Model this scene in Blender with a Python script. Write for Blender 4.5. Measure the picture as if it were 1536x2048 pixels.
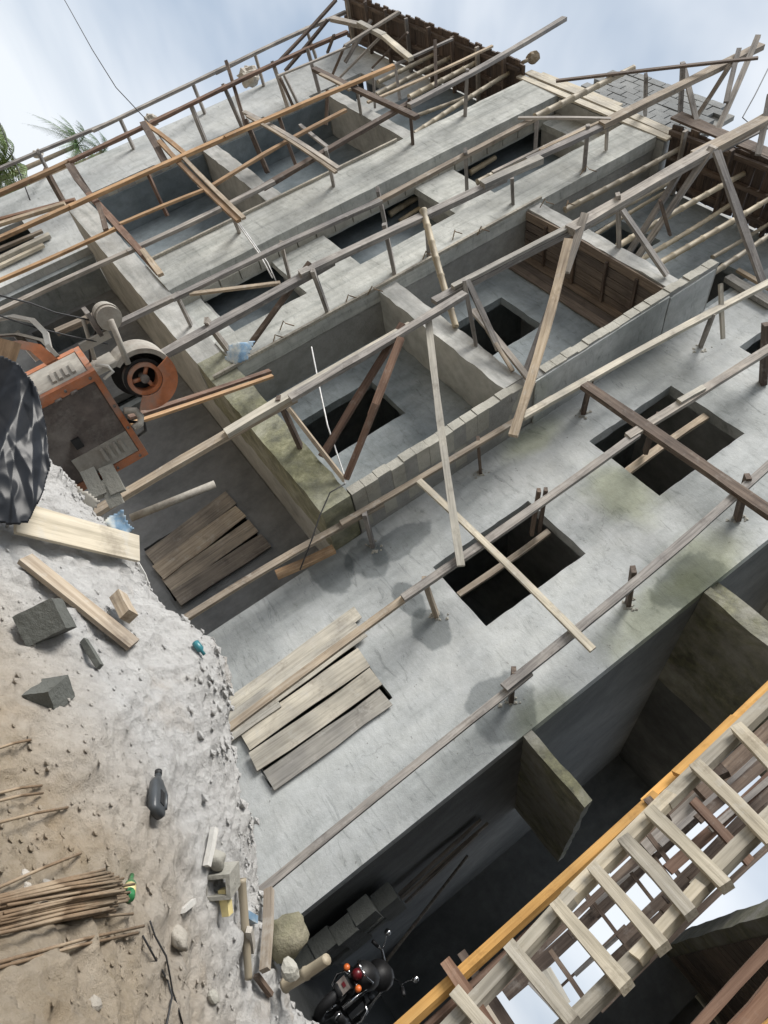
import bpy, bmesh, math, random
import numpy as np
from mathutils import Vector, Matrix, noise as mnoise
rnd = random.Random(7)
for o in list(bpy.data.objects): bpy.data.objects.remove(o)
sc = bpy.context.scene
col = sc.collection

# ------------------------------------------------------------------ camera
S = 0.77                                  # one layout unit in metres; the eye is the layout origin
FPX = 1365.7                              # focal length in pixels of a 1536 x 2048 picture
hd, pt, rl = (math.radians(a) for a in (33.54, 14.43, 56.93))
FW = Vector((-math.sin(hd)*math.cos(pt), math.cos(hd)*math.cos(pt), math.sin(pt)))
_r = Vector((math.cos(hd), math.sin(hd), 0)); _u = _r.cross(FW)
CX = math.cos(rl)*_r + math.sin(rl)*_u
CY = -math.sin(rl)*_r + math.cos(rl)*_u
cd = bpy.data.cameras.new('camera'); cam = bpy.data.objects.new('camera', cd); col.objects.link(cam)
M = Matrix((CX, CY, -FW)).transposed().to_4x4(); cam.matrix_world = M
cd.sensor_fit = 'VERTICAL'; cd.sensor_height = 36.0; cd.lens = 36.0*FPX/2048
cd.clip_end = 5000; cd.clip_start = 0.05
sc.camera = cam
sc.render.resolution_x = 768; sc.render.resolution_y = 1024

# ------------------------------------------------------------------ world and sun
SUN_EL, SUN_AZ = math.radians(54), math.radians(-155)   # azimuth measured from +Y towards +X
wd = bpy.data.worlds.new('World'); sc.world = wd; wd.use_nodes = True
nt = wd.node_tree; nt.nodes.clear()
wo = nt.nodes.new('ShaderNodeOutputWorld'); bg = nt.nodes.new('ShaderNodeBackground')
sky = nt.nodes.new('ShaderNodeTexSky'); sky.sky_type = 'NISHITA'; sky.sun_disc = False
sky.sun_elevation = SUN_EL; sky.sun_rotation = SUN_AZ
sky.air_density = 1.0; sky.dust_density = 3.0
tc = nt.nodes.new('ShaderNodeTexCoord'); mp = nt.nodes.new('ShaderNodeMapping')
mp.inputs['Scale'].default_value = (1.0, 1.0, 2.2)
nz = nt.nodes.new('ShaderNodeTexNoise'); nz.inputs['Scale'].default_value = 1.7; nz.inputs['Detail'].default_value = 5
nz.inputs['Roughness'].default_value = 0.5; nz.inputs['Distortion'].default_value = 0.4
cr = nt.nodes.new('ShaderNodeValToRGB')
cr.color_ramp.elements[0].position = 0.40; cr.color_ramp.elements[0].color = (4.9, 6.0, 7.5, 1)
cr.color_ramp.elements[1].position = 0.60; cr.color_ramp.elements[1].color = (10.2, 10.7, 11.3, 1)
mx = nt.nodes.new('ShaderNodeMixRGB'); mx.inputs[0].default_value = 0.86
L = nt.links.new
L(tc.outputs['Generated'], mp.inputs[0]); L(mp.outputs[0], nz.inputs[0]); L(nz.outputs[0], cr.inputs[0])
L(sky.outputs[0], mx.inputs[1]); L(cr.outputs[0], mx.inputs[2]); L(mx.outputs[0], bg.inputs[0])
bg.inputs[1].default_value = 0.07; L(bg.outputs[0], wo.inputs[0])
sl = bpy.data.lights.new('sun', 'SUN'); so = bpy.data.objects.new('sun', sl); col.objects.link(so)
sl.energy = 3.4; sl.angle = math.radians(26); sl.color = (1.0, 0.96, 0.9)
sd = Vector((math.sin(SUN_AZ)*math.cos(SUN_EL), math.cos(SUN_AZ)*math.cos(SUN_EL), math.sin(SUN_EL)))
so.rotation_euler = sd.to_track_quat('Z', 'Y').to_euler()
vs = sc.view_settings; vs.view_transform = 'Standard'; vs.look = 'None'; vs.gamma = 1; vs.use_curve_mapping = False
vs.exposure = 0.5

# ------------------------------------------------------------------ layout helpers (layout units)
def ray(x, y): return CX*((x-768)/FPX) - CY*((y-1024)/FPX) + FW
def at(x, y, Y): d = ray(x, y); return d*(Y/d.y)
def atx(x, y, X): d = ray(x, y); return d*(X/d.x)
def atz(x, y, Z): d = ray(x, y); return d*(Z/d.z)
def ath(x, y, D): d = ray(x, y); return d*(D/math.hypot(d.x, d.y))
def atp(x, y, p0, n): d = ray(x, y); return d*(p0.dot(n)/d.dot(n))
def pxu(p, w): return w/FPX*abs(p.dot(FW))         # width in pixels -> layout units at p

def tag(o, label=None, cat=None, group=None, kind=None):
    if label: o['label'] = label
    if cat: o['category'] = cat
    if group: o['group'] = group
    if kind: o['kind'] = kind
    return o
WL = {}                                             # layout-unit origin of each object
def put(name, me, mat, origin, parent=None, rot=None):
    o = bpy.data.objects.new(name, me); col.objects.link(o)
    if mat and not me.materials: me.materials.append(mat)
    origin = Vector(origin); WL[o] = origin
    if parent is not None:
        o.parent = parent; o.location = (origin-WL[parent])*S
    else: o.location = origin*S
    if rot is not None: o.rotation_euler = rot.to_euler()
    return o
def empty(name, origin, label, cat, group=None, kind=None):
    o = bpy.data.objects.new(name, None); col.objects.link(o); o.empty_display_size = .1
    WL[o] = Vector(origin); o.location = WL[o]*S
    return tag(o, label, cat, group, kind)
def mesh(verts, faces, smooth=False, origin=None):
    me = bpy.data.meshes.new('m'); og = Vector(origin) if origin is not None else Vector((0, 0, 0))
    me.from_pydata([tuple((Vector(v)-og)*S) for v in verts], [], faces); me.update()
    if smooth:
        me.polygons.foreach_set('use_smooth', [True]*len(me.polygons))
    return me
def mk(name, verts, faces, mat, parent=None, smooth=False, origin=None):
    if origin is None:
        n = len(verts); origin = sum((Vector(v) for v in verts), Vector())/n
    return put(name, mesh(verts, faces, smooth, origin), mat, origin, parent)
BF = [(0, 3, 2, 1), (4, 5, 6, 7), (0, 1, 5, 4), (1, 2, 6, 5), (2, 3, 7, 6), (3, 0, 4, 7)]
def bxv(x0, x1, y0, y1, z0, z1):
    return [(x0, y0, z0), (x1, y0, z0), (x1, y1, z0), (x0, y1, z0), (x0, y0, z1), (x1, y0, z1), (x1, y1, z1), (x0, y1, z1)]
def join(parts):
    V, F = [], []
    for v, f in parts:
        k = len(V); V += list(v); F += [tuple(i+k for i in q) for q in f]
    return V, F
def bx(name, x0, x1, y0, y1, z0, z1, mat, parent=None):
    return mk(name, bxv(x0, x1, y0, y1, z0, z1), BF, mat, parent)
def rough_box(name, x0, x1, y0, y1, z0, z1, mat, parent=None, step=.25, amp=.02, seed=0):
    """box with a fine grid on every face and slightly uneven, chipped edges"""
    def ax(a, b): n = max(1, int(abs(b-a)/step)); return [a+(b-a)*i/n for i in range(n+1)]
    X, Y, Z = ax(x0, x1), ax(y0, y1), ax(z0, z1); idx = {}; V = []; F = []
    def vid(i, j, k):
        if (i, j, k) not in idx:
            p = Vector((X[i], Y[j], Z[k]))
            on = (i in (0, len(X)-1)) + (j in (0, len(Y)-1)) + (k in (0, len(Z)-1))
            a = amp*(1.0 if on > 1 else .25)
            q = p*3.1+Vector((seed*7.3, seed*1.7, 0))
            d = mnoise.noise_vector(q)*.6+mnoise.noise_vector(q*3.3)*.5
            idx[(i, j, k)] = len(V); V.append(p+d*a)
        return idx[(i, j, k)]
    nx, ny, nz_ = len(X)-1, len(Y)-1, len(Z)-1
    for i in range(nx):
        for j in range(ny):
            F.append((vid(i, j, 0), vid(i, j+1, 0), vid(i+1, j+1, 0), vid(i+1, j, 0)))
            F.append((vid(i, j, nz_), vid(i+1, j, nz_), vid(i+1, j+1, nz_), vid(i, j+1, nz_)))
    for i in range(nx):
        for k in range(nz_):
            F.append((vid(i, 0, k), vid(i+1, 0, k), vid(i+1, 0, k+1), vid(i, 0, k+1)))
            F.append((vid(i, ny, k), vid(i, ny, k+1), vid(i+1, ny, k+1), vid(i+1, ny, k)))
    for j in range(ny):
        for k in range(nz_):
            F.append((vid(0, j, k), vid(0, j, k+1), vid(0, j+1, k+1), vid(0, j+1, k)))
            F.append((vid(nx, j, k), vid(nx, j+1, k), vid(nx, j+1, k+1), vid(nx, j, k+1)))
    return mk(name, V, F, mat, parent)
def wall_grid(name, x0, x1, z0, z1, y0, y1, holes, mat, parent, amp=.014):
    """upright wall with rectangular openings (hx0,hx1,hz0,hz1), reveals and a lightly uneven outline"""
    xs = sorted({x0, x1, *[h[0] for h in holes], *[h[1] for h in holes]})
    zs = sorted({z0, z1, *[h[2] for h in holes], *[h[3] for h in holes]})
    def fine(a):
        r = [a[0]]
        for p, q in zip(a, a[1:]):
            n = max(1, int((q-p)/.13)); r += [p+(q-p)*i/n for i in range(1, n+1)]
        return r
    X, Z = fine(xs), fine(zs)
    inh = lambda x, z: any(h[0] < x < h[1] and h[2] < z < h[3] for h in holes)
    solid = {}
    for i in range(len(X)-1):
        for k in range(len(Z)-1):
            solid[i, k] = not inh((X[i]+X[i+1])/2, (Z[k]+Z[k+1])/2)
    V, F, idx = [], [], {}
    def vid(i, k, b):
        if (i, k, b) not in idx:
            near = [solid.get((i+a, k+c)) for a in (-1, 0) for c in (-1, 0)]
            edge = (False in near) and i not in (0, len(X)-1)
            p = Vector((X[i], y1 if b else y0, Z[k]))
            if edge:
                d = mnoise.noise_vector(p*4.1)*amp+mnoise.noise_vector(p*11)*amp*.5
                p += Vector((d.x, 0, d.z))
            p.y += mnoise.noise(p*1.3)*.008
            idx[i, k, b] = len(V); V.append(p)
        return idx[i, k, b]
    for (i, k), s in solid.items():
        if not s: continue
        F.append((vid(i, k, 0), vid(i+1, k, 0), vid(i+1, k+1, 0), vid(i, k+1, 0)))
        F.append((vid(i, k, 1), vid(i, k+1, 1), vid(i+1, k+1, 1), vid(i+1, k, 1)))
        if not solid.get((i-1, k)): F.append((vid(i, k, 0), vid(i, k+1, 0), vid(i, k+1, 1), vid(i, k, 1)))
        if not solid.get((i+1, k)): F.append((vid(i+1, k, 0), vid(i+1, k, 1), vid(i+1, k+1, 1), vid(i+1, k+1, 0)))
        if not solid.get((i, k-1)): F.append((vid(i, k, 0), vid(i, k, 1), vid(i+1, k, 1), vid(i+1, k, 0)))
        if not solid.get((i, k+1)): F.append((vid(i, k+1, 0), vid(i+1, k+1, 0), vid(i+1, k+1, 1), vid(i, k+1, 1)))
    return mk(name, V, F, mat, parent)
def frame_rot(ex, hint):
    ex = ex.normalized(); ey = hint.cross(ex)
    if ey.length < 1e-4: ey = Vector((1, 0, 0)).cross(ex)
    ey.normalize(); ez = ex.cross(ey)
    return Matrix((ex, ey, ez)).transposed()
FRONT = Vector((0, -1, 0))
def timber(name, a, b, w, t, mat, parent=None, hint=None, seed=None, bow=.013, wane=.09):
    """sawn timber from a to b; local X runs along it; broad face turned towards hint"""
    a, b = Vector(a), Vector(b); Ln = (b-a).length; n = max(2, min(14, int(Ln/.5)))
    r = random.Random(seed if seed is not None else int(abs(a.x*971+a.z*337+b.x*57)*100))
    R = frame_rot(b-a, hint if hint is not None else FRONT); V = []; F = []
    p1, p2 = r.uniform(0, 6), r.uniform(0, 6); bw = bow*Ln*r.uniform(.2, 1)
    for i in range(n+1):
        f = i/n; cy = math.sin(f*3.1+p1)*bw*.5-math.sin(p1)*bw*.5*(1-f); cz = math.sin(f*2.3+p2)*bw*.3
        cy = math.sin(math.pi*f)*bw*math.sin(p1); cz = math.sin(math.pi*f)*bw*.5*math.sin(p2)
        ww, tt = w*(1+r.uniform(-wane, wane))/2, t*(1+r.uniform(-wane, wane))/2
        sk = r.uniform(-.02, .02)*w if i in (0, n) else 0
        for sy, sz in ((-1, -1), (1, -1), (1, 1), (-1, 1)):
            V.append(((f*Ln-Ln/2+(sk*sy*2 if i in (0, n) else 0))*S, (cy+sy*ww)*S, (cz+sz*tt)*S))
    for i in range(n):
        k = i*4
        for j in range(4): F.append((k+j, k+(j+1) % 4, k+4+(j+1) % 4, k+4+j))
    F.append((3, 2, 1, 0)); F.append((n*4, n*4+1, n*4+2, n*4+3))
    me = bpy.data.meshes.new('m'); me.from_pydata(V, [], F); me.update()
    return put(name, me, mat, (a+b)/2, parent, R)
def tube_v(pts, rad, n=8, closed=False):
    pts = [Vector(p) for p in pts]; V, F = [], []
    up = Vector((.13, .27, .95))
    for i, p in enumerate(pts):
        if closed: d = pts[(i+1) % len(pts)]-pts[i-1]
        else: d = pts[min(i+1, len(pts)-1)]-pts[max(i-1, 0)]
        d.normalize(); x = up.cross(d)
        if x.length < .05: x = Vector((1, 0, 0)).cross(d)
        x.normalize(); y = d.cross(x); r = rad[i] if isinstance(rad, (list, tuple)) else rad
        for k in range(n):
            a = 2*math.pi*k/n; V.append(p+x*math.cos(a)*r+y*math.sin(a)*r)
    m = len(pts)
    for i in range(m if closed else m-1):
        for k in range(n):
            j = (i+1) % m; F.append((i*n+k, i*n+(k+1) % n, j*n+(k+1) % n, j*n+k))
    if not closed:
        F.append(tuple(range(n-1, -1, -1))); F.append(tuple((m-1)*n+k for k in range(n)))
    return V, F
def tube(name, pts, rad, mat, parent=None, n=8, closed=False):
    V, F = tube_v(pts, rad, n, closed); return mk(name, V, F, mat, parent, smooth=True)
def bamboo(name, a, b, r, mat, parent=None, taper=.85):
    """bamboo culm with swollen nodes and a gentle bow"""
    a, b = Vector(a), Vector(b); Ln = (b-a).length; R = frame_rot(b-a, FRONT); rr = random.Random(int(abs(a.x*31+b.z*77)*50))
    seg = .36; k = max(2, int(Ln/seg)); bw = Ln*.012*rr.uniform(-1, 1); pts, rad = [], []
    for i in range(k):
        for f, m in ((0, 1.16), (.06, .98), (.5, .97), (.93, .98)):
            t = (i+f)/k; pts.append(((t-.5)*Ln, math.sin(math.pi*t)*bw, 0)); rad.append(r*m*(1-(1-taper)*t))
    pts.append((Ln/2, 0, 0)); rad.append(r*taper)
    V, F = tube_v(pts, rad, 10); me = mesh(V, F, True)
    return put(name, me, mat, (a+b)/2, parent, R)

# ------------------------------------------------------------------ materials
def new_mat(name):
    m = bpy.data.materials.new(name); m.use_nodes = True; t = m.node_tree
    return m, t, t.nodes['Principled BSDF']
def N(t, kind, **kw):
    n = t.nodes.new('ShaderNode'+kind)
    for k, v in kw.items():
        if k in n.inputs: n.inputs[k].default_value = v
        else: setattr(n, k, v)
    return n
def ramp(t, stops):
    n = t.nodes.new('ShaderNodeValToRGB'); e = n.color_ramp.elements
    while len(e) < len(stops): e.new(.5)
    for x, (p, c) in zip(e, stops): x.position = p; x.color = (*c, 1) if len(c) == 3 else c
    return n
def mixc(t, fac, a, b, mode='MIX'):
    n = t.nodes.new('ShaderNodeMixRGB'); n.blend_type = mode
    for i, v in ((0, fac), (1, a), (2, b)):
        if hasattr(v, 'default_value') or hasattr(v, 'links'): t.links.new(v, n.inputs[i])
        else: n.inputs[i].default_value = v if i == 0 else ((*v, 1) if len(v) == 3 else v)
    return n.outputs[0]
def concrete(name, c0, c1, c2, streak=None, stains=(), moss=0.0, rough=.85, bump=.35, pit=True, crack=False, fine=.75):
    m, t, b = new_mat(name); l = t.links.new
    g = N(t, 'NewGeometry'); pos = g.outputs['Position']
    n1 = N(t, 'TexNoise', Scale=.55, Detail=6, Roughness=.62, Distortion=.6); l(pos, n1.inputs[0])
    r1 = ramp(t, [(.3, c0), (.5, c1), (.72, c2)]); l(n1.outputs[0], r1.inputs[0]); c = r1.outputs[0]
    n2 = N(t, 'TexNoise', Scale=5.5, Detail=8, Roughness=.7); l(pos, n2.inputs[0])
    r2 = ramp(t, [(.32, (.74, .74, .72)), (.6, (1.08, 1.08, 1.08))]); l(n2.outputs[0], r2.inputs[0])
    c = mixc(t, fine, c, r2.outputs[0], 'MULTIPLY')
    hsrc = n2.outputs[0]
    if streak:
        mpn = N(t, 'Mapping'); mpn.inputs['Scale'].default_value = streak; l(pos, mpn.inputs[0])
        ns = N(t, 'TexNoise', Scale=1.0, Detail=5, Roughness=.65); l(mpn.outputs[0], ns.inputs[0])
        rs = ramp(t, [(.3, (.62, .64, .63)), (.5, (1, 1, 1)), (.75, (1.14, 1.13, 1.1))]); l(ns.outputs[0], rs.inputs[0])
        c = mixc(t, .8, c, rs.outputs[0], 'MULTIPLY')
    if pit:
        vn = N(t, 'TexVoronoi', Scale=9.0); vn.inputs['Randomness'].default_value = 1; l(pos, vn.inputs[0])
        rv = ramp(t, [(.02, (.45, .45, .43)), (.09, (1, 1, 1))]); l(vn.outputs['Distance'], rv.inputs[0])
        n4 = N(t, 'TexNoise', Scale=2.3, Detail=2); l(pos, n4.inputs[0])
        r4 = ramp(t, [(.48, (0, 0, 0)), (.62, (1, 1, 1))]); l(n4.outputs[0], r4.inputs[0])
        c = mixc(t, r4.outputs[0], c, mixc(t, .8, c, rv.outputs[0], 'MULTIPLY'))
    if crack:
        dn = N(t, 'TexNoise', Scale=2.2, Detail=6, Roughness=.7); l(pos, dn.inputs[0])
        dp = N(t, 'VectorMath', operation='MULTIPLY_ADD'); l(dn.outputs['Color'], dp.inputs[0]); dp.inputs[1].default_value = (.45, .45, .45); l(pos, dp.inputs[2])
        vc = N(t, 'TexVoronoi', Scale=.75, feature='DISTANCE_TO_EDGE'); l(dp.outputs[0], vc.inputs[0])
        rc = ramp(t, [(.0, (1, 1, 1)), (.006, (0, 0, 0))]); l(vc.outputs['Distance'], rc.inputs[0])
        gn = N(t, 'TexNoise', Scale=.8, Detail=3); l(pos, gn.inputs[0]); rg_ = ramp(t, [(.54, (0, 0, 0)), (.66, (.4, .4, .4))]); l(gn.outputs[0], rg_.inputs[0])
        c = mixc(t, mixc(t, 1, rc.outputs[0], rg_.outputs[0], 'MULTIPLY'), c, (.12, .12, .115))
        m8 = N(t, 'Mapping'); m8.inputs['Scale'].default_value = (1.3, 1.3, 5.5); m8.inputs['Rotation'].default_value = (0, .5, 0); l(pos, m8.inputs[0])
        n8 = N(t, 'TexNoise', Scale=1.6, Detail=9, Roughness=.78, Distortion=1.2); l(m8.outputs[0], n8.inputs[0])
        r8 = ramp(t, [(.34, (.56, .57, .56)), (.45, (.95, .95, .95)), (.58, (1, 1, 1)), (.7, (1.14, 1.14, 1.12))]); l(n8.outputs[0], r8.inputs[0]); c = mixc(t, .9, c, r8.outputs[0], 'MULTIPLY')
        n9 = N(t, 'TexNoise', Scale=14, Detail=3, Roughness=.6); l(pos, n9.inputs[0])
        r9 = ramp(t, [(.70, (0, 0, 0)), (.74, (.7, .7, .7))]); l(n9.outputs[0], r9.inputs[0]); c = mixc(t, r9.outputs[0], c, (.15, .145, .135))
    for (p, rx, rz, colr, amt, gloss) in stains:
        sub = N(t, 'VectorMath', operation='SUBTRACT'); l(pos, sub.inputs[0]); sub.inputs[1].default_value = tuple(Vector(p)*S)
        mul = N(t, 'VectorMath', operation='MULTIPLY'); l(sub.outputs[0], mul.inputs[0]); mul.inputs[1].default_value = (1/(rx*S), 0.15, 1/(rz*S))
        ln = N(t, 'VectorMath', operation='LENGTH'); l(mul.outputs[0], ln.inputs[0])
        nn = N(t, 'TexNoise', Scale=2.6, Detail=4, Roughness=.55); l(pos, nn.inputs[0])
        ad = N(t, 'Math', operation='MULTIPLY_ADD'); l(nn.outputs[0], ad.inputs[0]); ad.inputs[1].default_value = 1.1; l(ln.outputs['Value'], ad.inputs[2])
        rr = ramp(t, [(.0, (1, 1, 1)), (1.0, (0, 0, 0))])
        mr = N(t, 'MapRange'); mr.interpolation_type = 'SMOOTHSTEP'; l(ad.outputs[0], mr.inputs[0])
        w = .1 if gloss else .5
        mr.inputs[1].default_value = 1.5-w; mr.inputs[2].default_value = 1.5+w; mr.inputs[3].default_value = amt; mr.inputs[4].default_value = 0
        c = mixc(t, mr.outputs[0], c, mixc(t, 1.0, c, colr, 'MULTIPLY'))
    if moss:
        nm = N(t, 'TexNoise', Scale=1.1, Detail=7, Roughness=.7, Distortion=.4); l(pos, nm.inputs[0])
        rm = ramp(t, [(.5-.28*moss, (0, 0, 0)), (.5+.15-.1*moss, (1, 1, 1))]); l(nm.outputs[0], rm.inputs[0])
        mc = ramp(t, [(.35, (.05, .052, .03)), (.55, (.15, .15, .075)), (.7, (.31, .305, .19))]); l(n2.outputs[0], mc.inputs[0])
        c = mixc(t, rm.outputs[0], c, mixc(t, .8, c, mc.outputs[0]))
    l(c, b.inputs['Base Color']); b.inputs['Roughness'].default_value = rough
    n3 = N(t, 'TexNoise', Scale=28, Detail=6, Roughness=.7); l(pos, n3.inputs[0])
    hm = mixc(t, .5, hsrc, n3.outputs[0])
    bp = N(t, 'Bump', Strength=bump, Distance=.03); l(hm, bp.inputs['Height']); l(bp.outputs[0], b.inputs['Normal'])
    return m
def wood(name, dark, mid, light, rough=.8, spots=0.0, scale=1.0):
    m, t, b = new_mat(name); l = t.links.new
    tcn = N(t, 'TexCoord'); oi = N(t, 'ObjectInfo')
    ofs = N(t, 'VectorMath', operation='MULTIPLY_ADD')
    l(oi.outputs['Random'], ofs.inputs[0]); ofs.inputs[1].default_value = (37, 19, 53); l(tcn.outputs['Object'], ofs.inputs[2])
    mpn = N(t, 'Mapping'); mpn.inputs['Scale'].default_value = (1.6*scale, 34*scale, 34*scale); l(ofs.outputs[0], mpn.inputs[0])
    n1 = N(t, 'TexNoise', Scale=1, Detail=6, Roughness=.65, Distortion=.3); l(mpn.outputs[0], n1.inputs[0])
    r1 = ramp(t, [(.28, dark), (.5, mid), (.74, light)]); l(n1.outputs[0], r1.inputs[0])
    n2 = N(t, 'TexNoise', Scale=2.2, Detail=4); l(ofs.outputs[0], n2.inputs[0])
    r2 = ramp(t, [(.3, (.6, .6, .62)), (.7, (1.2, 1.18, 1.14))]); l(n2.outputs[0], r2.inputs[0])
    c = mixc(t, .8, r1.outputs[0], r2.outputs[0], 'MULTIPLY')
    rv = ramp(t, [(0, (.72, .72, .74)), (.5, (1, 1, 1)), (1, (1.25, 1.2, 1.12))]); l(oi.outputs['Random'], rv.inputs[0])
    c = mixc(t, 1.0, c, rv.outputs[0], 'MULTIPLY')
    n7 = N(t, 'TexNoise', Scale=3.3, Detail=6, Roughness=.75); l(ofs.outputs[0], n7.inputs[0])
    r7 = ramp(t, [(.55, (0, 0, 0)), (.72, (.75, .75, .75))]); l(n7.outputs[0], r7.inputs[0]); c = mixc(t, r7.outputs[0], c, mixc(t, 1.0, c, (.45, .42, .40), 'MULTIPLY'))
    if spots:
        n5 = N(t, 'TexNoise', Scale=7, Detail=5, Roughness=.7); l(ofs.outputs[0], n5.inputs[0])
        r5 = ramp(t, [(.56, (0, 0, 0)), (.68, (1, 1, 1))]); l(n5.outputs[0], r5.inputs[0])
        c = mixc(t, mixc(t, 1, r5.outputs[0], (spots,)*3, 'MULTIPLY'), c, (.5, .49, .46))
    l(c, b.inputs['Base Color']); b.inputs['Roughness'].default_value = rough
    bp = N(t, 'Bump', Strength=.35, Distance=.012); l(n1.outputs[0], bp.inputs['Height']); l(bp.outputs[0], b.inputs['Normal'])
    return m
def plain(name, c, rough=.6, metal=0.0, var=.25, scale=12, bump=.1, dirt=None):
    m, t, b = new_mat(name); l = t.links.new
    tcn = N(t, 'TexCoord'); n1 = N(t, 'TexNoise', Scale=scale, Detail=6, Roughness=.65); l(tcn.outputs['Object'], n1.inputs[0])
    r1 = ramp(t, [(.3, tuple(x*(1-var) for x in c)), (.7, tuple(min(1, x*(1+var)) for x in c))]); l(n1.outputs[0], r1.inputs[0])
    cc = r1.outputs[0]
    if dirt:
        n2 = N(t, 'TexNoise', Scale=scale*.35, Detail=7, Roughness=.7); l(tcn.outputs['Object'], n2.inputs[0])
        r2 = ramp(t, [(.46, (0, 0, 0)), (.66, (1, 1, 1))]); l(n2.outputs[0], r2.inputs[0]); cc = mixc(t, r2.outputs[0], cc, dirt)
    l(cc, b.inputs['Base Color']); b.inputs['Roughness'].default_value = rough; b.inputs['Metallic'].default_value = metal
    bp = N(t, 'Bump', Strength=bump, Distance=.01); l(n1.outputs[0], bp.inputs['Height']); l(bp.outputs[0], b.inputs['Normal'])
    return m
GY, FY = 10.0, 8.85                                  # plastered wall plane, front frame plane
wet = (.52, .54, .55); mossc = (.80, .81, .64); darkc = (.55, .56, .55)
ST = [(at(660, 1140, GY), .55, .42, wet, 1, 1), (at(735, 1120, GY), .45, .38, wet, 1, 1), (at(800, 1085, GY), .3, .65, wet, .95, 1), (at(820, 1200, GY), .42, .22, wet, 1, 1), (at(860, 1255, GY), .42, .3, wet, 1, 1),
      (at(1005, 1415, GY), .55, .55, wet, .95, 1), (at(1375, 1165, GY), .45, .7, wet, .9, 1),
      (at(1245, 985, GY), .7, .55, mossc, 1, 0), (at(1060, 880, GY), .3, .7, mossc, .9, 0), (at(1400, 1130, GY), .5, .9, mossc, .9, 0),
      (at(1330, 1215, GY), .4, 1.2, mossc, .9, 0), (at(1090, 1440, GY), .4, .5, mossc, .8, 0), (at(1290, 730, GY), .9, .7, darkc, .9, 0),
      (at(1430, 800, GY), 1.0, .5, darkc, .7, 0), (at(470, 1290, GY), 1.4, .6, darkc, .5, 0), (at(1400, 1000, GY), .9, .5, darkc, .7, 0)]
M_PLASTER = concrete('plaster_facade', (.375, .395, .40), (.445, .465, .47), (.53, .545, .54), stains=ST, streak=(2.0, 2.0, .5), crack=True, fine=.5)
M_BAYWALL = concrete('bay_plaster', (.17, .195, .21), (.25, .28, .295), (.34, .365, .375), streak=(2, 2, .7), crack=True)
M_BAYSHADE = concrete('shaded_bay_plaster', (.085, .11, .125), (.14, .17, .19), (.22, .25, .27), streak=(2, 2, .7))  # bay plaster again, with the left bay's bluish shade put into its colour
M_BAND = concrete('board_marked_concrete', (.33, .34, .33), (.44, .45, .43), (.57, .58, .55), streak=(9, 9, .45), crack=True)
M_SLAB = concrete('slab_concrete', (.30, .302, .292), (.41, .412, .40), (.52, .522, .505), streak=(1.2, 1.2, 9))
M_MOSS = concrete('mossy_concrete', (.20, .20, .16), (.33, .33, .26), (.46, .46, .42), moss=.55, bump=.6)
M_LEDGE = concrete('ledge_concrete', (.17, .165, .145), (.26, .255, .225), (.36, .355, .315), moss=.3, bump=.6)
M_BLOCK = concrete('block_concrete', (.27, .26, .23), (.36, .35, .31), (.48, .47, .42), bump=.7)
M_BLOCKG = concrete('grey_block', (.14, .15, .155), (.20, .21, .215), (.27, .28, .28), bump=.7)
M_MORTAR = concrete('mortar', (.20, .20, .19), (.28, .28, .27), (.36, .36, .34), bump=.9)
M_SHADEC = concrete('shade_dark_concrete', (.07, .075, .075), (.11, .115, .115), (.17, .175, .17), streak=(1.5, 1.5, .6), rough=.8)  # plain concrete darkened so its colour carries the alley's shade
M_GROUNDSHADE = concrete('shaded_ground_plaster', (.10, .105, .11), (.15, .155, .16), (.20, .205, .21), streak=(2, 2, .7), rough=.7)  # shade under the balcony slab put into a darker plaster colour
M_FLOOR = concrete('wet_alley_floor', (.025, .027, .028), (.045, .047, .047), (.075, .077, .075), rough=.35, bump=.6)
W_GREY = wood('weathered_grey_timber', (.13, .12, .115), (.27, .255, .24), (.42, .40, .38), spots=.3)
W_TAN = wood('weathered_tan_timber', (.20, .155, .11), (.34, .285, .22), (.48, .425, .35), spots=.3)
W_BROWN = wood('dark_brown_timber', (.05, .033, .024), (.11, .082, .066), (.19, .15, .12), spots=.15)
W_RED = wood('red_brown_timber', (.09, .045, .028), (.17, .105, .075), (.27, .185, .14), spots=.15)
W_ORANGE = wood('fresh_orange_timber', (.21, .13, .07), (.34, .22, .125), (.46, .33, .205), spots=.15)
W_GOLD = wood('golden_plank', (.50, .27, .075), (.66, .37, .11), (.76, .47, .17))
W_PALE = wood('pale_board', (.27, .26, .23), (.43, .415, .37), (.55, .535, .485), spots=.35)
W_CREAM = wood('cream_ladder_timber', (.28, .26, .21), (.47, .44, .37), (.60, .575, .50), spots=.5)
W_RUNG = wood('dusty_ladder_timber', (.24, .22, .175), (.42, .39, .32), (.55, .52, .45), spots=.35)
W_FORM = wood('formwork_board', (.035, .027, .023), (.085, .062, .050), (.15, .115, .095))
W_SOFF = wood('soffit_board', (.075, .06, .05), (.15, .122, .102), (.24, .20, .17))
W_BOARD = wood('old_door_board', (.12, .105, .09), (.25, .215, .175), (.37, .325, .265), spots=.2)
M_BAMBOO = wood('bamboo_skin', (.25, .21, .15), (.40, .35, .26), (.52, .47, .37), rough=.6, scale=.5)
M_STEEL = plain('rusty_rebar', (.19, .13, .08), .8, .1, .4, 18, dirt=(.34, .27, .19))
M_ORANGEP = plain('orange_paint', (.42, .15, .065), .7, 0, .35, 10, .3, dirt=(.27, .20, .165))
M_PANEL = plain('dirty_brown_panel', (.115, .095, .085), .65, .1, .4, 11, .2, dirt=(.24, .22, .20))
M_GREYP = plain('dusty_grey_paint', (.36, .34, .30), .7, 0, .25, 9, dirt=(.22, .19, .16))
M_BLACK = plain('black_rubber', (.012, .012, .013), .55, 0, .3, 20)
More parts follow.
